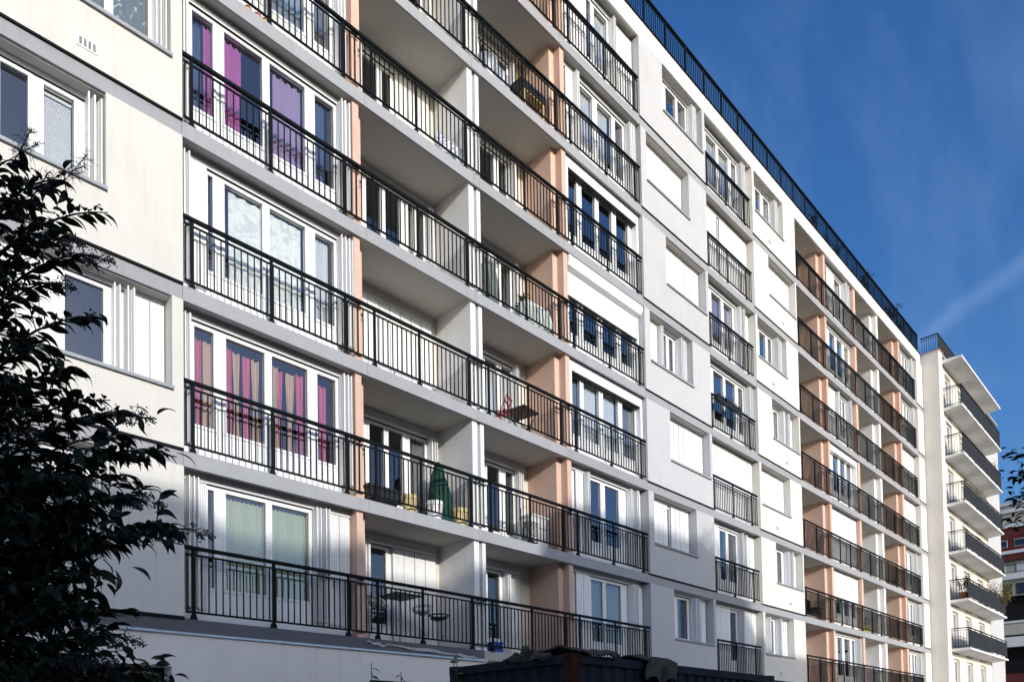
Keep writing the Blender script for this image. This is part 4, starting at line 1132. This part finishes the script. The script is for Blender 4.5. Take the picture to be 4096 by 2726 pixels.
def blade(mb, p, d, ln, w, droop):
    d = Vector(d).normalized(); s = d.cross(Vector((0,0,1)))
    s = s.normalized() if s.length > 1e-4 else Vector((1,0,0))
    p = Vector(p); o = len(mb.v); n = 4
    for i in range(n+1):
        t = i/n
        c = p + d*ln*t - Vector((0,0,droop*ln*t*t))
        ww = w*(math.sin(math.pi*(0.12+0.86*t)))*0.5
        mb.v += [tuple(c-s*ww), tuple(c+s*ww)]
    for i in range(n): mb.f.append((o+2*i, o+2*i+1, o+2*i+3, o+2*i+2))
def bush(name, label, loc, r, h, n, m, seed, leaf=(0.10, 0.025), droop=0.4, group=None, z0=0.0, stems=6, cat='plant'):
    rnd = random.Random(seed)
    t = thing(name, label, cat, loc, 0, group)
    mb = MB(); st = MB()
    tipsl = []
    for k in range(stems):
        a = rnd.uniform(0, 6.28); q = rnd.uniform(0.3, 0.9)
        e = Vector((r*q*math.cos(a), r*q*math.sin(a), z0+h*rnd.uniform(0.6, 0.95)))
        st.tube([(0, 0, z0*0.9), tuple(e*0.5+Vector((0,0,z0*0.2))), tuple(e)], [0.012, 0.008, 0.004], 5)
        tipsl.append(e)
    for k in range(n):
        e = rnd.choice(tipsl); t_ = rnd.uniform(0.35, 1.05)
        b = Vector((e.x*t_, e.y*t_, z0+(e.z-z0)*t_)) + Vector((rnd.gauss(0, r*0.12), rnd.gauss(0, r*0.12), rnd.gauss(0, h*0.06)))
        d = Vector((rnd.gauss(0, 1), rnd.gauss(0, 1), rnd.gauss(0.4, 0.7)))
        blade(mb, b, d, leaf[0]*rnd.uniform(0.6, 1.2), leaf[1]*rnd.uniform(0.7, 1.2), droop)
    mb.build('foliage', m, t, kind='stuff'); st.build('stem', mat('stem_brown', (0.06, 0.045, 0.03), 0.9) if 'stem_brown' not in bpy.data.materials else bpy.data.materials['stem_brown'], t)
    return t
def spiky(name, label, loc, h, n, ln, m, seed):
    rnd = random.Random(seed); t = thing(name, label, 'plant', loc)
    MB().lathe([(0.12, 0), (0.15, 0.25), (0.13, 0.25)], n=14).build('pot', BPL, t)
    MB().tube([(0,0,0.2), (0.01,0,h)], 0.015, 6).build('stem', LEAFD, t)
    mb = MB()
    for k in range(n):
        a = rnd.uniform(0, 6.28)
        blade(mb, (0, 0, h-rnd.uniform(0, 0.35)), (math.cos(a), math.sin(a), rnd.uniform(0.1, 1.6)), ln*rnd.uniform(0.6, 1.1), 0.035, 0.5)
    mb.build('leaves', m, t, kind='stuff')
for a_ in SHADE: shade_tree(*a_)
spiky('spiky_plant', 'spiky yellow-green potted plant above the fleece-wrapped pots', (9.05, 0.72, LZ(3)), 1.15, 60, 0.34, LEAFY, 4)
tray = thing('balcony_box', 'grey storage tray propped high beside the peach wall', 'box', (9.45, 0.85, LZ(3)))
MB().box(-0.28, 0.28, -0.18, 0.18, 0.0, 0.95).build('stand', SILL, tray)
MB().box(-0.32, 0.32, -0.22, 0.22, 0.951, 1.10).build('tray', WPL, tray)
wrap = thing('wire_basket', 'wire basket with a white cushion on top of the tall wrapped plant', 'basket', (7.55, 0.40, LZ(3, 1.17)))
for zz in (0.02, 0.11, 0.20): MB().tube([(0.22*math.cos(a*math.pi/8), 0.16*math.sin(a*math.pi/8), zz) for a in range(17)], 0.006, 5, False).build('wire', BPL, wrap)
for a in range(8): MB().tube([(0.22*math.cos(a*math.pi/4), 0.16*math.sin(a*math.pi/4), 0.02), (0.22*math.cos(a*math.pi/4), 0.16*math.sin(a*math.pi/4), 0.20)], 0.005, 5).build('wire', BPL, wrap)
MB().ball((0, 0, 0.14), 0.17, 14, 8, (1.1, 0.8, 0.7)).build('cushion', WPL, wrap, smooth=True)
# silver tarpaulin over furniture, barbecue
sv = thing('silver_tarpaulin', 'crinkled silver tarpaulin over furniture, second row from the roof', 'tarpaulin', (7.75, 0.55, LZ(5)))
def fs(u, v):
    x = -0.55+1.2*u
    hgt = 1.12-0.55*max(0, u-0.25)
    a = math.pi*v
    e = math.sin(math.pi*min(max(u*1.02, 0.03), 0.97))**0.35
    cr_ = 0.03*math.sin(23*u+9*v)+0.03*math.sin(15*u-17*v)+0.018*math.sin(41*u+31*v)
    return (x+cr_, -(0.30+cr_)*math.cos(a)*(0.7+0.3*e), max(0.0, hgt*(math.sin(a)**0.45)*e+cr_*1.2))
MB().sheet(fs, 44, 24).build('sheet', mat('silver_foil', (0.55, 0.56, 0.58), 0.32, 0.1, 6, 0.3, 20, 0.5, metal=0.6), sv, smooth=False)
bq = thing('barbecue_cart', 'black barbecue with a light wooden shelf beside the peach wall', 'barbecue', (9.15, 0.52, LZ(5)))
WOOD = mat('pale_wood', (0.46, 0.32, 0.15), 0.6, 0.15, 6, stretch=(1, 1, 8))
for x in (-0.36, 0.36):
    for y in (-0.22, 0.22): MB().box(x-0.025, x+0.025, y-0.025, y+0.025, 0, 0.74).build('leg', WOOD, bq)
for zz in (0.16, 0.72): MB().box(-0.385, 0.385, -0.24, 0.24, zz, zz+0.025).build('shelf', WOOD, bq)
MB().prism([(-0.26, 0.746), (0.26, 0.746), (0.28, 0.92), (0.20, 1.06), (-0.20, 1.06), (-0.28, 0.92)], 'x', -0.42, 0.42).build('hood', BPL, bq)
MB().box(-0.22, 0.22, -0.33, -0.30, 0.86, 0.88).build('handle', CHROME, bq)
# laundry rack with a patterned cloth
lr = thing('laundry_rack', 'low white laundry rack holding a blue and white patterned cloth', 'rack', (6.12, 0.45, LZ(4)))
for x in (-0.45, 0.45):
    rod(lr, (x, -0.22, 0), (x, 0.22, 0.55), 0.009, PVC, 'leg'); rod(lr, (x, 0.22, 0), (x, -0.22, 0.55), 0.009, PVC, 'leg')
for k in range(5): rod(lr, (-0.45, -0.22+0.11*k, 0.55), (0.45, -0.22+0.11*k, 0.55), 0.005, PVC, 'rung')
def fc(u, v):
    y = -0.235; a = (v-0.5)*2
    return (-0.40+0.86*u, y-0.02*math.sin(14*u) + (0.08*abs(a) if a > 0 else -0.01), 0.57-0.40*abs(a)*(0.8+0.15*math.sin(9*u)))
MB().sheet(fc, 30, 12).build('cloth', clothmat('blue_white_print', (0.75, 0.76, 0.78), 0.2, (0.10, 0.18, 0.40), 14.0, 0.54, 0.58), lr, smooth=True)
# ornaments on the top-left balcony
for x, c, lb in ((1.24, (0.62, 0.20, 0.06), 'orange ball ornament with a dry sprig on a balcony edge'), (1.43, (0.66, 0.16, 0.18), 'pinkish red ball ornament between the orange and the yellow one'), (1.58, (0.72, 0.48, 0.05), 'yellow ball ornament at the end of a row of three')):
    bt = thing('ball_ornament', lb, 'ornament', (x, 0.16, LZ(4)), 0, 'ball ornaments on a balcony edge')
    MB().ball((0, 0, 0.085), 0.085, 16, 10, (1, 1, 0.95)).build('ball', mat('ball_%d' % int(x*100), c, 0.4, 0.1), bt, smooth=True)
    MB().tube([(0, 0, 0.16), (0.01, 0, 0.21)], 0.008, 6).build('stalk', LEAFD, bt)
# blue crate on the lowest balcony
bc = thing('blue_crate', 'bright blue plastic crate behind the lowest railing', 'crate', (7.32, 0.24, LZ(0)))
o = MB(); o.box(-0.17, 0.17, -0.12, 0.12, 0, 0.02).box(-0.17, 0.17, -0.12, -0.105, 0.02, 0.24).box(-0.17, 0.17, 0.105, 0.12, 0.02, 0.24).box(-0.17, -0.155, -0.105, 0.105, 0.02, 0.24).box(0.155, 0.17, -0.105, 0.105, 0.02, 0.24)
o.build('bin', mat('blue_plastic', (0.015, 0.06, 0.42), 0.4, 0.05), bc)
MB().box(-0.18, 0.18, -0.135, -0.1205, 0.205, 0.245).build('rim', bpy.data.materials['blue_plastic'], bc)
# window boxes with dark flowers between the grey and cream walls
fb = thing('flower_box', 'window box with dark red flowers on the railing between grey and cream walls', 'planter', (18.6, -0.03, LZ(3, 1.0)))
MB().box(-0.85, 0.85, -0.09, 0.05, 0, 0.17).build('box', BPL, fb)
rnd = random.Random(5); fm = MB(); fl = MB()
for k in range(260):
    blade(fm, (rnd.uniform(-0.85, 0.85), rnd.uniform(-0.1, 0.06), 0.15), (rnd.gauss(0, 0.6), rnd.gauss(-0.4, 0.5), rnd.uniform(-0.3, 1.2)), rnd.uniform(0.06, 0.16), 0.04, 0.8)
for k in range(70):
    c = (rnd.uniform(-0.85, 0.85), rnd.uniform(-0.15, 0.03), rnd.uniform(0.1, 0.28)); fl.ball(c, 0.018, 5, 3)
fm.build('foliage', LEAFD, fb, kind='stuff'); fl.build('flowers', mat('dark_red_petal', (0.16, 0.02, 0.03), 0.7), fb, kind='stuff')
# far balconies
bush('balcony_shrub', 'dark leafy shrub behind the far railing, third row from the roof', (25.9, 0.5, LZ(4)), 0.35, 0.9, 260, LEAFD, 11)
bush('balcony_shrub', 'low dark shrub at the far railing beside the cream wall, third row from roof', (25.1, 0.4, LZ(4)), 0.28, 0.5, 200, LEAFD, 12)
pot(32.5, 0.35, 1, 0.32, 0.22, mat('lime_green_plastic', (0.42, 0.52, 0.03), 0.4, 0.05), 'lime green pot at a far railing below the roller shutter row')
bush('balcony_shrub', 'leafy shrub above the lime green pot at the far railing', (32.5, 0.35, LZ(1)), 0.25, 0.75, 240, LEAFD, 13, z0=0.3)
bush('balcony_shrub', 'row of small green plants behind the far railing, third row up', (36.6, 0.4, LZ(2)), 0.7, 0.6, 420, LEAFG, 14, leaf=(0.12, 0.03))
sf = thing('stacked_chair_pile', 'dark stacked garden chairs behind the far railing, second row up', 'chairs', (27.0, 0.6, LZ(1)))
for k in range(3):
    MB().box(-0.25, 0.25, -0.25, 0.25, 0.42+0.1*k, 0.45+0.1*k).build('seat', BPL, sf); MB().box(-0.25, 0.25, 0.21, 0.25, 0.45+0.1*k, 0.85+0.1*k).build('backrest', BPL, sf)
for x in (-0.23, 0.23):
    for y in (-0.23, 0.23): MB().box(x-0.015, x+0.015, y-0.015, y+0.015, 0, 0.42).build('leg', BPL, sf)
# plants on the balcony block
pb = thing('terracotta_planter', 'terracotta trough planter on a projecting balcony corner', 'planter', (43.45, -1.45, LZ(2)))
MB().prism([(-0.40, 0), (0.40, 0), (0.45, 0.42), (-0.45, 0.42)], 'y', -0.17, 0.17).build('trough', mat('terracotta', (0.36, 0.12, 0.06), 0.85, 0.1), pb)
bush('balcony_shrub', 'leafy green shrub growing from the terracotta trough', (43.45, -1.45, LZ(2)), 0.5, 1.15, 420, LEAFG, 15, leaf=(0.14, 0.05), z0=0.4)
bush('bamboo_plant', 'feathery yellow-green bamboo leaning over the end of a projecting balcony', (51.6, -1.50, LZ(2)), 1.3, 2.0, 2600, LEAFY, 16, leaf=(0.22, 0.025), z0=0.3, stems=22)
bush('balcony_shrub', 'thin leafy plant at the far end of the second highest projecting balcony', (52.2, -1.5, LZ(5)), 0.5, 1.6, 260, LEAFG, 17, leaf=(0.16, 0.03), z0=0.3)
bush('balcony_shrub', 'small pale plants at the far end of the third highest projecting balcony', (52.4, -1.5, LZ(4)), 0.5, 1.4, 300, LEAFG, 18, leaf=(0.14, 0.03), z0=0.3)
# roof terrace
zr = LZ(7, 0.10)
for i, (x, y, rr, hh, n, lb) in enumerate((
    (27.9, 0.8, 0.6, 1.3, 600, 'round green shrub behind the roof railing above the cream wall'),
    (30.2, 0.7, 0.8, 1.2, 700, 'low wide shrub behind the roof railing above the peach pillars'),
    (33.4, 0.7, 0.9, 1.15, 900, 'dense shrub behind the roof railing halfway along the far bays'),
    (35.3, 0.7, 0.3, 1.6, 160, 'spindly leafy plant rising above the roof railing'),
    (37.2, 0.8, 1.1, 1.1, 1000, 'wide dark hedge shrub behind the roof railing near the end'),
    (40.2, 0.7, 0.4, 1.7, 220, 'thin tall shrub at the end of the roof railing'))):
    bush('roof_shrub', lb, (x, y, zr), rr, hh, n, LEAFG if i in (0, 3) else LEAFD, 30+i, leaf=(0.17, 0.05), z0=0.25, stems=10, cat='shrub')
bush('roof_shrub', 'wispy grass plant on the roof of the balcony block', (45.2, -0.3, zt+0.07), 0.35, 1.5, 160, LEAFG, 40, leaf=(0.5, 0.02), droop=0.25, cat='shrub')
rm = thing('roof_mast', 'small white mast with two arms above the roof railing', 'mast', (24.9, 0.9, zr))
MB().box(-0.04, 0.04, -0.04, 0.04, 0, 1.75).build('pole', PVC, rm)
MB().box(-0.6, 0.05, -0.03, 0.03, 0.95, 1.02).build('arm', PVC, rm); MB().box(-0.05, 0.35, -0.03, 0.03, 0.7, 0.76).build('arm', SILL, rm)
MB().box(-0.62, -0.56, -0.03, 0.03, 0.0, 0.949).build('leg', PVC, rm)

# ------------------------------------------------------------------ trees
def leaf_data(ln=1.0):
    """drooping pointed leaf along +x, unit length"""
    mb = MB(); n = 6
    for i in range(n+1):
        t = i/n
        w = 0.19*math.sin(math.pi*min(1, t**0.8))*(1-0.25*t)
        if i == n: w = 0.004
        x = t*(1-0.10*t*t); z = 0.10*math.sin(1.5*t)-0.30*t*t*t
        mb.v += [(x, -w, z+0.22*w), (x, 0, z-0.02), (x, w, z+0.22*w)]
    for i in range(n):
        a = 3*i
        mb.f += [(a, a+3, a+4, a+1), (a+1, a+4, a+5, a+2)]
    return mb
TLEAF = mat('glossy_dark_leaf', (0.017, 0.024, 0.012), 0.5, 0.35, 15, 0, 1, 0.18, objvar=0.3)
TBARK = mat('grey_brown_bark', (0.022, 0.018, 0.015), 0.9, 0.2, 20, 0.4, 60, 0.2)
BERRY = mat('black_berry', (0.008, 0.008, 0.012), 0.4, 0.2, 40, 0, 1, 0.4)
leaf_mb = leaf_data()
leaf_me = leaf_mb.mesh('leaf', TLEAF, True)
BRANCHES = [[[-4.441,-7.768,3.579],[-4.224,-8.343,3.931],[-4.018,-8.727,3.801],0],
 [[-4.432,-7.698,3.395],[-4.205,-8.284,3.772],[-3.992,-8.677,3.648],1],
 [[-4.39,-7.981,3.918],[-4.367,-8.344,4.074],[-4.326,-8.557,3.959],2],
 [[-4.43,-7.76,3.086],[-4.231,-8.316,3.454],[-4.041,-8.685,3.343],0],
 [[-4.424,-7.827,2.84],[-4.263,-8.345,3.188],[-4.104,-8.681,3.09],0],
 [[-4.371,-7.544,3.395],[-4.21,-8.06,3.734],[-4.05,-8.397,3.621],1],
 [[-4.485,-7.823,2.516],[-4.195,-8.48,2.986],[-3.928,-8.929,2.88],1],
 [[-4.486,-7.742,2.327],[-4.16,-8.438,2.844],[-3.863,-8.919,2.739],0],
 [[-4.435,-7.584,2.485],[-4.152,-8.235,2.971],[-3.889,-8.679,2.868],0],
 [[-4.534,-7.818,1.872],[-4.137,-8.592,2.469],[-3.781,-9.134,2.369],1],
 [[-4.489,-7.801,2.1],[-4.179,-8.481,2.614],[-3.896,-8.948,2.519],1],
 [[-4.447,-7.981,1.858],[-4.295,-8.489,2.248],[-4.146,-8.817,2.183],0],
 [[-4.437,-7.841,1.751],[-4.249,-8.39,2.187],[-4.068,-8.751,2.121],0],
 [[-4.422,-7.709,1.662],[-4.211,-8.282,2.131],[-4.011,-8.664,2.064],0],
 [[-4.476,-7.862,1.488],[-4.214,-8.491,1.998],[-3.972,-8.916,1.93],1],
 [[-4.471,-8.084,1.456],[-4.309,-8.604,1.873],[-4.151,-8.941,1.822],1],
 [[-4.448,-7.817,1.431],[-4.227,-8.402,1.915],[-4.018,-8.792,1.855],1],
 [[-4.457,-8.109,1.721],[-4.336,-8.585,2.087],[-4.212,-8.887,2.032],0],
 [[-4.437,-7.98,1.565],[-4.305,-8.467,1.958],[-4.172,-8.779,1.907],0],
 [[-4.446,-7.523,1.263],[-4.109,-8.234,1.869],[-3.802,-8.727,1.797],0],
 [[-4.374,-7.695,3.632],[-4.267,-8.152,3.9],[-4.154,-8.44,3.786],0],
 [[-4.378,-7.841,3.769],[-4.323,-8.242,3.974],[-4.253,-8.484,3.861],2],
 [[-4.41,-7.921,2.991],[-4.317,-8.363,3.267],[-4.216,-8.639,3.173],0],
 [[-4.449,-7.706,2.273],[-4.185,-8.335,2.746],[-3.94,-8.762,2.652],0],
 [[-4.465,-7.676,1.957],[-4.154,-8.357,2.49],[-3.87,-8.825,2.399],0],
 [[-4.424,-8.034,2.568],[-4.345,-8.461,2.849],[-4.257,-8.725,2.771],0],
 [[-4.427,-8.161,2.201],[-4.391,-8.543,2.462],[-4.338,-8.769,2.402],0],
 [[-4.436,-8.012,2.335],[-4.323,-8.477,2.66],[-4.206,-8.771,2.585],0],
 [[-4.439,-7.855,2.119],[-4.255,-8.398,2.527],[-4.078,-8.754,2.449],0],
 [[-4.396,-7.491,2.735],[-4.158,-8.092,3.177],[-3.933,-8.497,3.074],0],
 [[-4.447,-7.766,1.944],[-4.209,-8.369,2.413],[-3.986,-8.773,2.334],0],
 [[-4.372,-7.665,2.841],[-4.254,-8.135,3.167],[-4.132,-8.433,3.077],0],
 [[-4.387,-7.692,3.871],[-4.253,-8.177,4.147],[-4.117,-8.488,4.021],2],
 [[-4.377,-7.826,3.342],[-4.316,-8.232,3.578],[-4.242,-8.48,3.479],0],
 [[-4.387,-7.942,2.895],[-4.35,-8.324,3.13],[-4.296,-8.55,3.048],0],
 [[-4.42,-7.787,3.5],[-4.255,-8.306,3.813],[-4.093,-8.645,3.694],1]]

def bez(a, b, c, t):
    return a*(1-t)**2 + b*2*t*(1-t) + c*t*t
def leaf_mat(p, d, up_, ln, rollv):
    d = d.normalized(); s = up_.cross(d)
    s = s.normalized() if s.length > 1e-4 else Vector((0, 1, 0))
    u_ = d.cross(s)
    q = Matrix((d, s, u_)).transposed().to_3x3() @ Matrix.Rotation(rollv, 3, 'X')
    return Matrix.Translation(p) @ q.to_4x4() @ Matrix.Diagonal((ln, ln, ln, 1))
def add_leaf(mb, M):
    o = len(mb.v)
    mb.v += [tuple(M @ Vector(v)) for v in leaf_mb.v]
    mb.f += [tuple(i+o for i in f) for f in leaf_mb.f]
def berries(t, p, d, rnd, size=0.13, sparse=False):
    st = MB(); bb = MB()
    d = d.normalized()
    n = 34 if not sparse else 26
    for k in range(n):
        s = rnd.uniform(0.1, 1.0)
        base = p + d*size*s
        off = Vector((rnd.gauss(0, 1), rnd.gauss(0, 1), rnd.gauss(0, 1))).normalized()*size*0.45*(1.1-s)*rnd.uniform(0.4, 1.0)
        e = base + off + d*0.01
        st.tube([tuple(base), tuple(e)], 0.0011, 3, False)
        if not sparse:
            for q in range(3):
                c = e + Vector((rnd.gauss(0, 1), rnd.gauss(0, 1), rnd.gauss(0, 1)))*0.006
                bb.ball(tuple(c), 0.0036, 5, 3)
        else:
            for q in range(3):
                c = e + Vector((rnd.gauss(0, 1), rnd.gauss(0, 1), rnd.gauss(0, 1)))*0.014
                st.tube([tuple(e), tuple(c)], 0.0009, 3, False)
    st.tube([tuple(p), tuple(p+d*size)], 0.0018, 4, False)
    st.v += bb.v and [] or []
    o = len(st.v); st.v += bb.v; st.f += [tuple(i+o for i in f) for f in bb.f]
    st.build('berry_cluster', BERRY, t)
def privet():
    rnd = random.Random(21)
    t = thing('privet_tree', 'dark privet tree with black berry clusters filling the lower left corner', 'tree', (-4.58, -6.94, 0.0))
    org = Vector((-4.58, -6.94, 0.0))
    tr = MB(); tr.tube([(0, 0, -0.1), (0.03, -0.27, 1.4), (0.08, -0.53, 2.95), (0.16, -0.8, 4.1)], [0.09, 0.075, 0.05, 0.02], 10)
    tr.build('trunk', TBARK, t, smooth=True)
    rest = MB(); cand = []
    for a, b, c, bf in BRANCHES:
        A, Bv, Cv = Vector(a)-org, Vector(b)-org, Vector(c)-org
        if bf == 1: Cv = Cv + Vector((-0.055, 0.058, 0.001))
        pts = [bez(A, Bv, Cv, k/10) for k in range(11)]
        # join the branch to the trunk
        tz = max(0.4, A.z-0.35); f = tz/4.1
        root = Vector((0.16*f, -0.8*f, tz))
        MB().tube([tuple(root)]+[tuple(q) for q in pts], [0.014]+[0.0095-0.0007*k for k in range(11)], 6).build('branch', TBARK, t)
        L = sum((pts[k+1]-pts[k]).length for k in range(10))
        low = Cv.z < 2.75
        n = int(L/(0.029 if low else 0.040))
        for k in range(n):
            tt = 0.12+0.88*k/n
            p = bez(A, Bv, Cv, tt); d = (bez(A, Bv, Cv, min(1, tt+0.03))-bez(A, Bv, Cv, tt-0.03)).normalized()
            side = d.cross(Vector((0, 0, 1))).normalized()
            for sg in (-1, 1):
                if rnd.random() < (0.10 if low else 0.22): continue
                dd = d*rnd.uniform(0.5, 1.0) + side*sg*rnd.uniform(0.4, 1.0) + Vector((0, 0, rnd.uniform(-0.75, 0.25)))
                M = leaf_mat(p + side*sg*0.008, dd, Vector((0, 0, 1)), rnd.uniform(0.072, 0.118)*(0.75 if tt > 0.93 else 1), rnd.gauss(0, 0.5))
                cand.append((tt+rnd.uniform(-0.15, 0.15), M))
            # side twig
            if k % (4 if low else 6) == 2 and tt < 0.9:
                sd_ = (d*0.7+side*rnd.choice((-1, 1))*0.8+Vector((0, 0, rnd.uniform(-0.1, 0.6)))).normalized()
                tl = rnd.uniform(0.10, 0.24)
                rest.tube([tuple(p), tuple(p+sd_*tl-Vector((0, 0, 0.02)))], 0.003, 4, False)
                for q in range(6):
                    pp = p+sd_*tl*(0.25+0.75*q/5)
                    dd = sd_*rnd.uniform(0.4, 1)+Vector((rnd.gauss(0, 0.6), rnd.gauss(0, 0.6), rnd.uniform(-0.9, 0.2)))
                    cand.append((tt*0.75+rnd.uniform(-0.15, 0.15), leaf_mat(pp, dd, Vector((0, 0, 1)), rnd.uniform(0.07, 0.11), rnd.gauss(0, 0.5))))
        dend = (Cv-bez(A, Bv, Cv, 0.85)).normalized()
        if bf == 1:
            berries(t, Cv, dend+Vector((0, 0, -0.25)), rnd); berries(t, bez(A, Bv, Cv, 0.9), dend+Vector((0.2, 0, -0.5)), rnd, 0.10)
        elif bf == 2:
            berries(t, Cv, dend+Vector((0, 0, 0.8)), rnd, 0.16, True); berries(t, bez(A, Bv, Cv, 0.86), dend+Vector((0.3, 0.3, 0.7)), rnd, 0.15, True)
    # inner crown
    cores = [((-4.21, -8.05, 2.65), (0.16, 0.2, 0.22), 259), ((-4.24, -8.13, 2.06), (0.18, 0.2, 0.18), 302), ((-4.16, -8.23, 2.33), (0.13, 0.15, 0.15), 187), ((-4.24, -8.03, 3.07), (0.13, 0.15, 0.15), 93), ((-4.23, -7.92, 3.6), (0.09, 0.12, 0.14), 21), ((-4.08, -8.32, 2.54), (0.1, 0.12, 0.09), 86), ((-4.04, -8.19, 1.81), (0.22, 0.2, 0.05), 187)]
    for (cx, cy_, cz_), (sx, sy, sz), n in cores:
        for k in range(n):
            p = Vector((cx, cy_, cz_)) - org + Vector((rnd.gauss(0, sx), rnd.gauss(0, sy), rnd.gauss(0, sz)))
            dd = Vector((rnd.gauss(0.4, 0.6), rnd.gauss(-0.3, 0.6), rnd.uniform(-1, 0.2)))
            add_leaf(rest, leaf_mat(p, dd, Vector((0, 0, 1)), rnd.uniform(0.08, 0.14), rnd.gauss(0, 0.6)))
    cand.sort(key=lambda q: -q[0])
    for i, (_, M) in enumerate(cand):
        if i < 290:
            o = link('leaf', leaf_me, t); o.matrix_local = M
        else: add_leaf(rest, M)
    rest.build('foliage', TLEAF, t, smooth=True, kind='stuff')
privet()
def edge_tree():
    rnd = random.Random(33)
    t = thing('street_tree', 'dark leafy tree branches reaching in at the right edge', 'tree', (7.4, -11.4, 0.0))
    org = Vector((7.4, -11.4, 0.0))
    MB().tube([(0, 0, -0.1), (-0.05, 0.02, 2.2), (-0.25, 0.1, 3.7), (-0.5, 0.2, 5.4)], [0.13, 0.11, 0.08, 0.03], 10).build('trunk', TBARK, t, smooth=True)
    mb = MB()
    for ax, ay, az, bx, by, bz in [(6.78, -11.23, 4.29, 5.54, -10.53, 4.75), (6.83, -11.27, 3.98, 5.64, -10.47, 4.52), (6.88, -11.3, 3.51, 5.55, -10.51, 3.95), (6.66, -11.24, 4.11, 5.78, -10.46, 4.31)]:
        A, Bv = Vector((ax, ay, az))-org, Vector((bx-0.06, by+0.065, bz+0.03))-org
        MB().tube([tuple(A), tuple((A+Bv)/2+Vector((0, 0, 0.08))), tuple(Bv)], [0.016, 0.010, 0.004], 6).build('branch', TBARK, t)
        for k in range(120):
            f = rnd.uniform(0.3, 1.03)
            p = A+(Bv-A)*f+Vector((rnd.gauss(0, 0.07), rnd.gauss(0, 0.07), rnd.gauss(0, 0.07)+0.08*math.sin(3.1*f)))
            dd = (Bv-A).normalized()*0.6+Vector((rnd.gauss(0, 0.7), rnd.gauss(0, 0.7), rnd.uniform(-0.9, 0.4)))
            add_leaf(mb, leaf_mat(p, dd, Vector((0, 0, 1)), rnd.uniform(0.07, 0.14), rnd.gauss(0, 0.6)))
    mb.build('foliage', TLEAF, t, smooth=True, kind='stuff')
edge_tree()
# young shoots beside the container and the board fence
def sprig(x, y, zb, ztop, n, seed, label):
    rnd = random.Random(seed); t = thing('climbing_shoot', label, 'plant', (x, y, zb), 0, 'young shoots at the bottom edge')
    mb = MB(); h = ztop-zb
    MB().tube([(0, 0, 0), (0.03, 0.02, h*0.5), (0.0, -0.02, h)], 0.006, 5).build('stem', LEAFD, t)
    for k in range(n):
        f = rnd.uniform(0.55, 1.0)
        add_leaf(mb, leaf_mat(Vector((0.02, 0, h*f)), Vector((rnd.gauss(0, 1), rnd.gauss(0, 1), rnd.uniform(-0.9, 0.6))), Vector((rnd.gauss(0, 0.6), rnd.gauss(0, 0.6), 1)), rnd.uniform(0.10, 0.16), rnd.gauss(0, 0.7)))
    mb.build('foliage', LEAFG, t, kind='stuff', smooth=True)
sprig(2.50, -3.75, 0.12, 2.82, 26, 3, 'leafy shoot climbing at the far corner of the container')
sprig(1.22, -3.35, 0.12, 2.62, 20, 4, 'leafy shoot at the free end of the dark green fence')
sprig(1.75, -3.35, 0.12, 2.52, 14, 5, 'short leafy shoot before the dark green fence')
cbl = MB().tube([(2.52, -3.5, 2.35), (2.2, -3.4, 2.18), (1.8, -3.35, 2.10), (1.3, -3.3, 2.0)], 0.012, 6).build('cable', BPL, None)
tag(cbl, 'thin dark cable slung between the container and the board fence', 'cable')
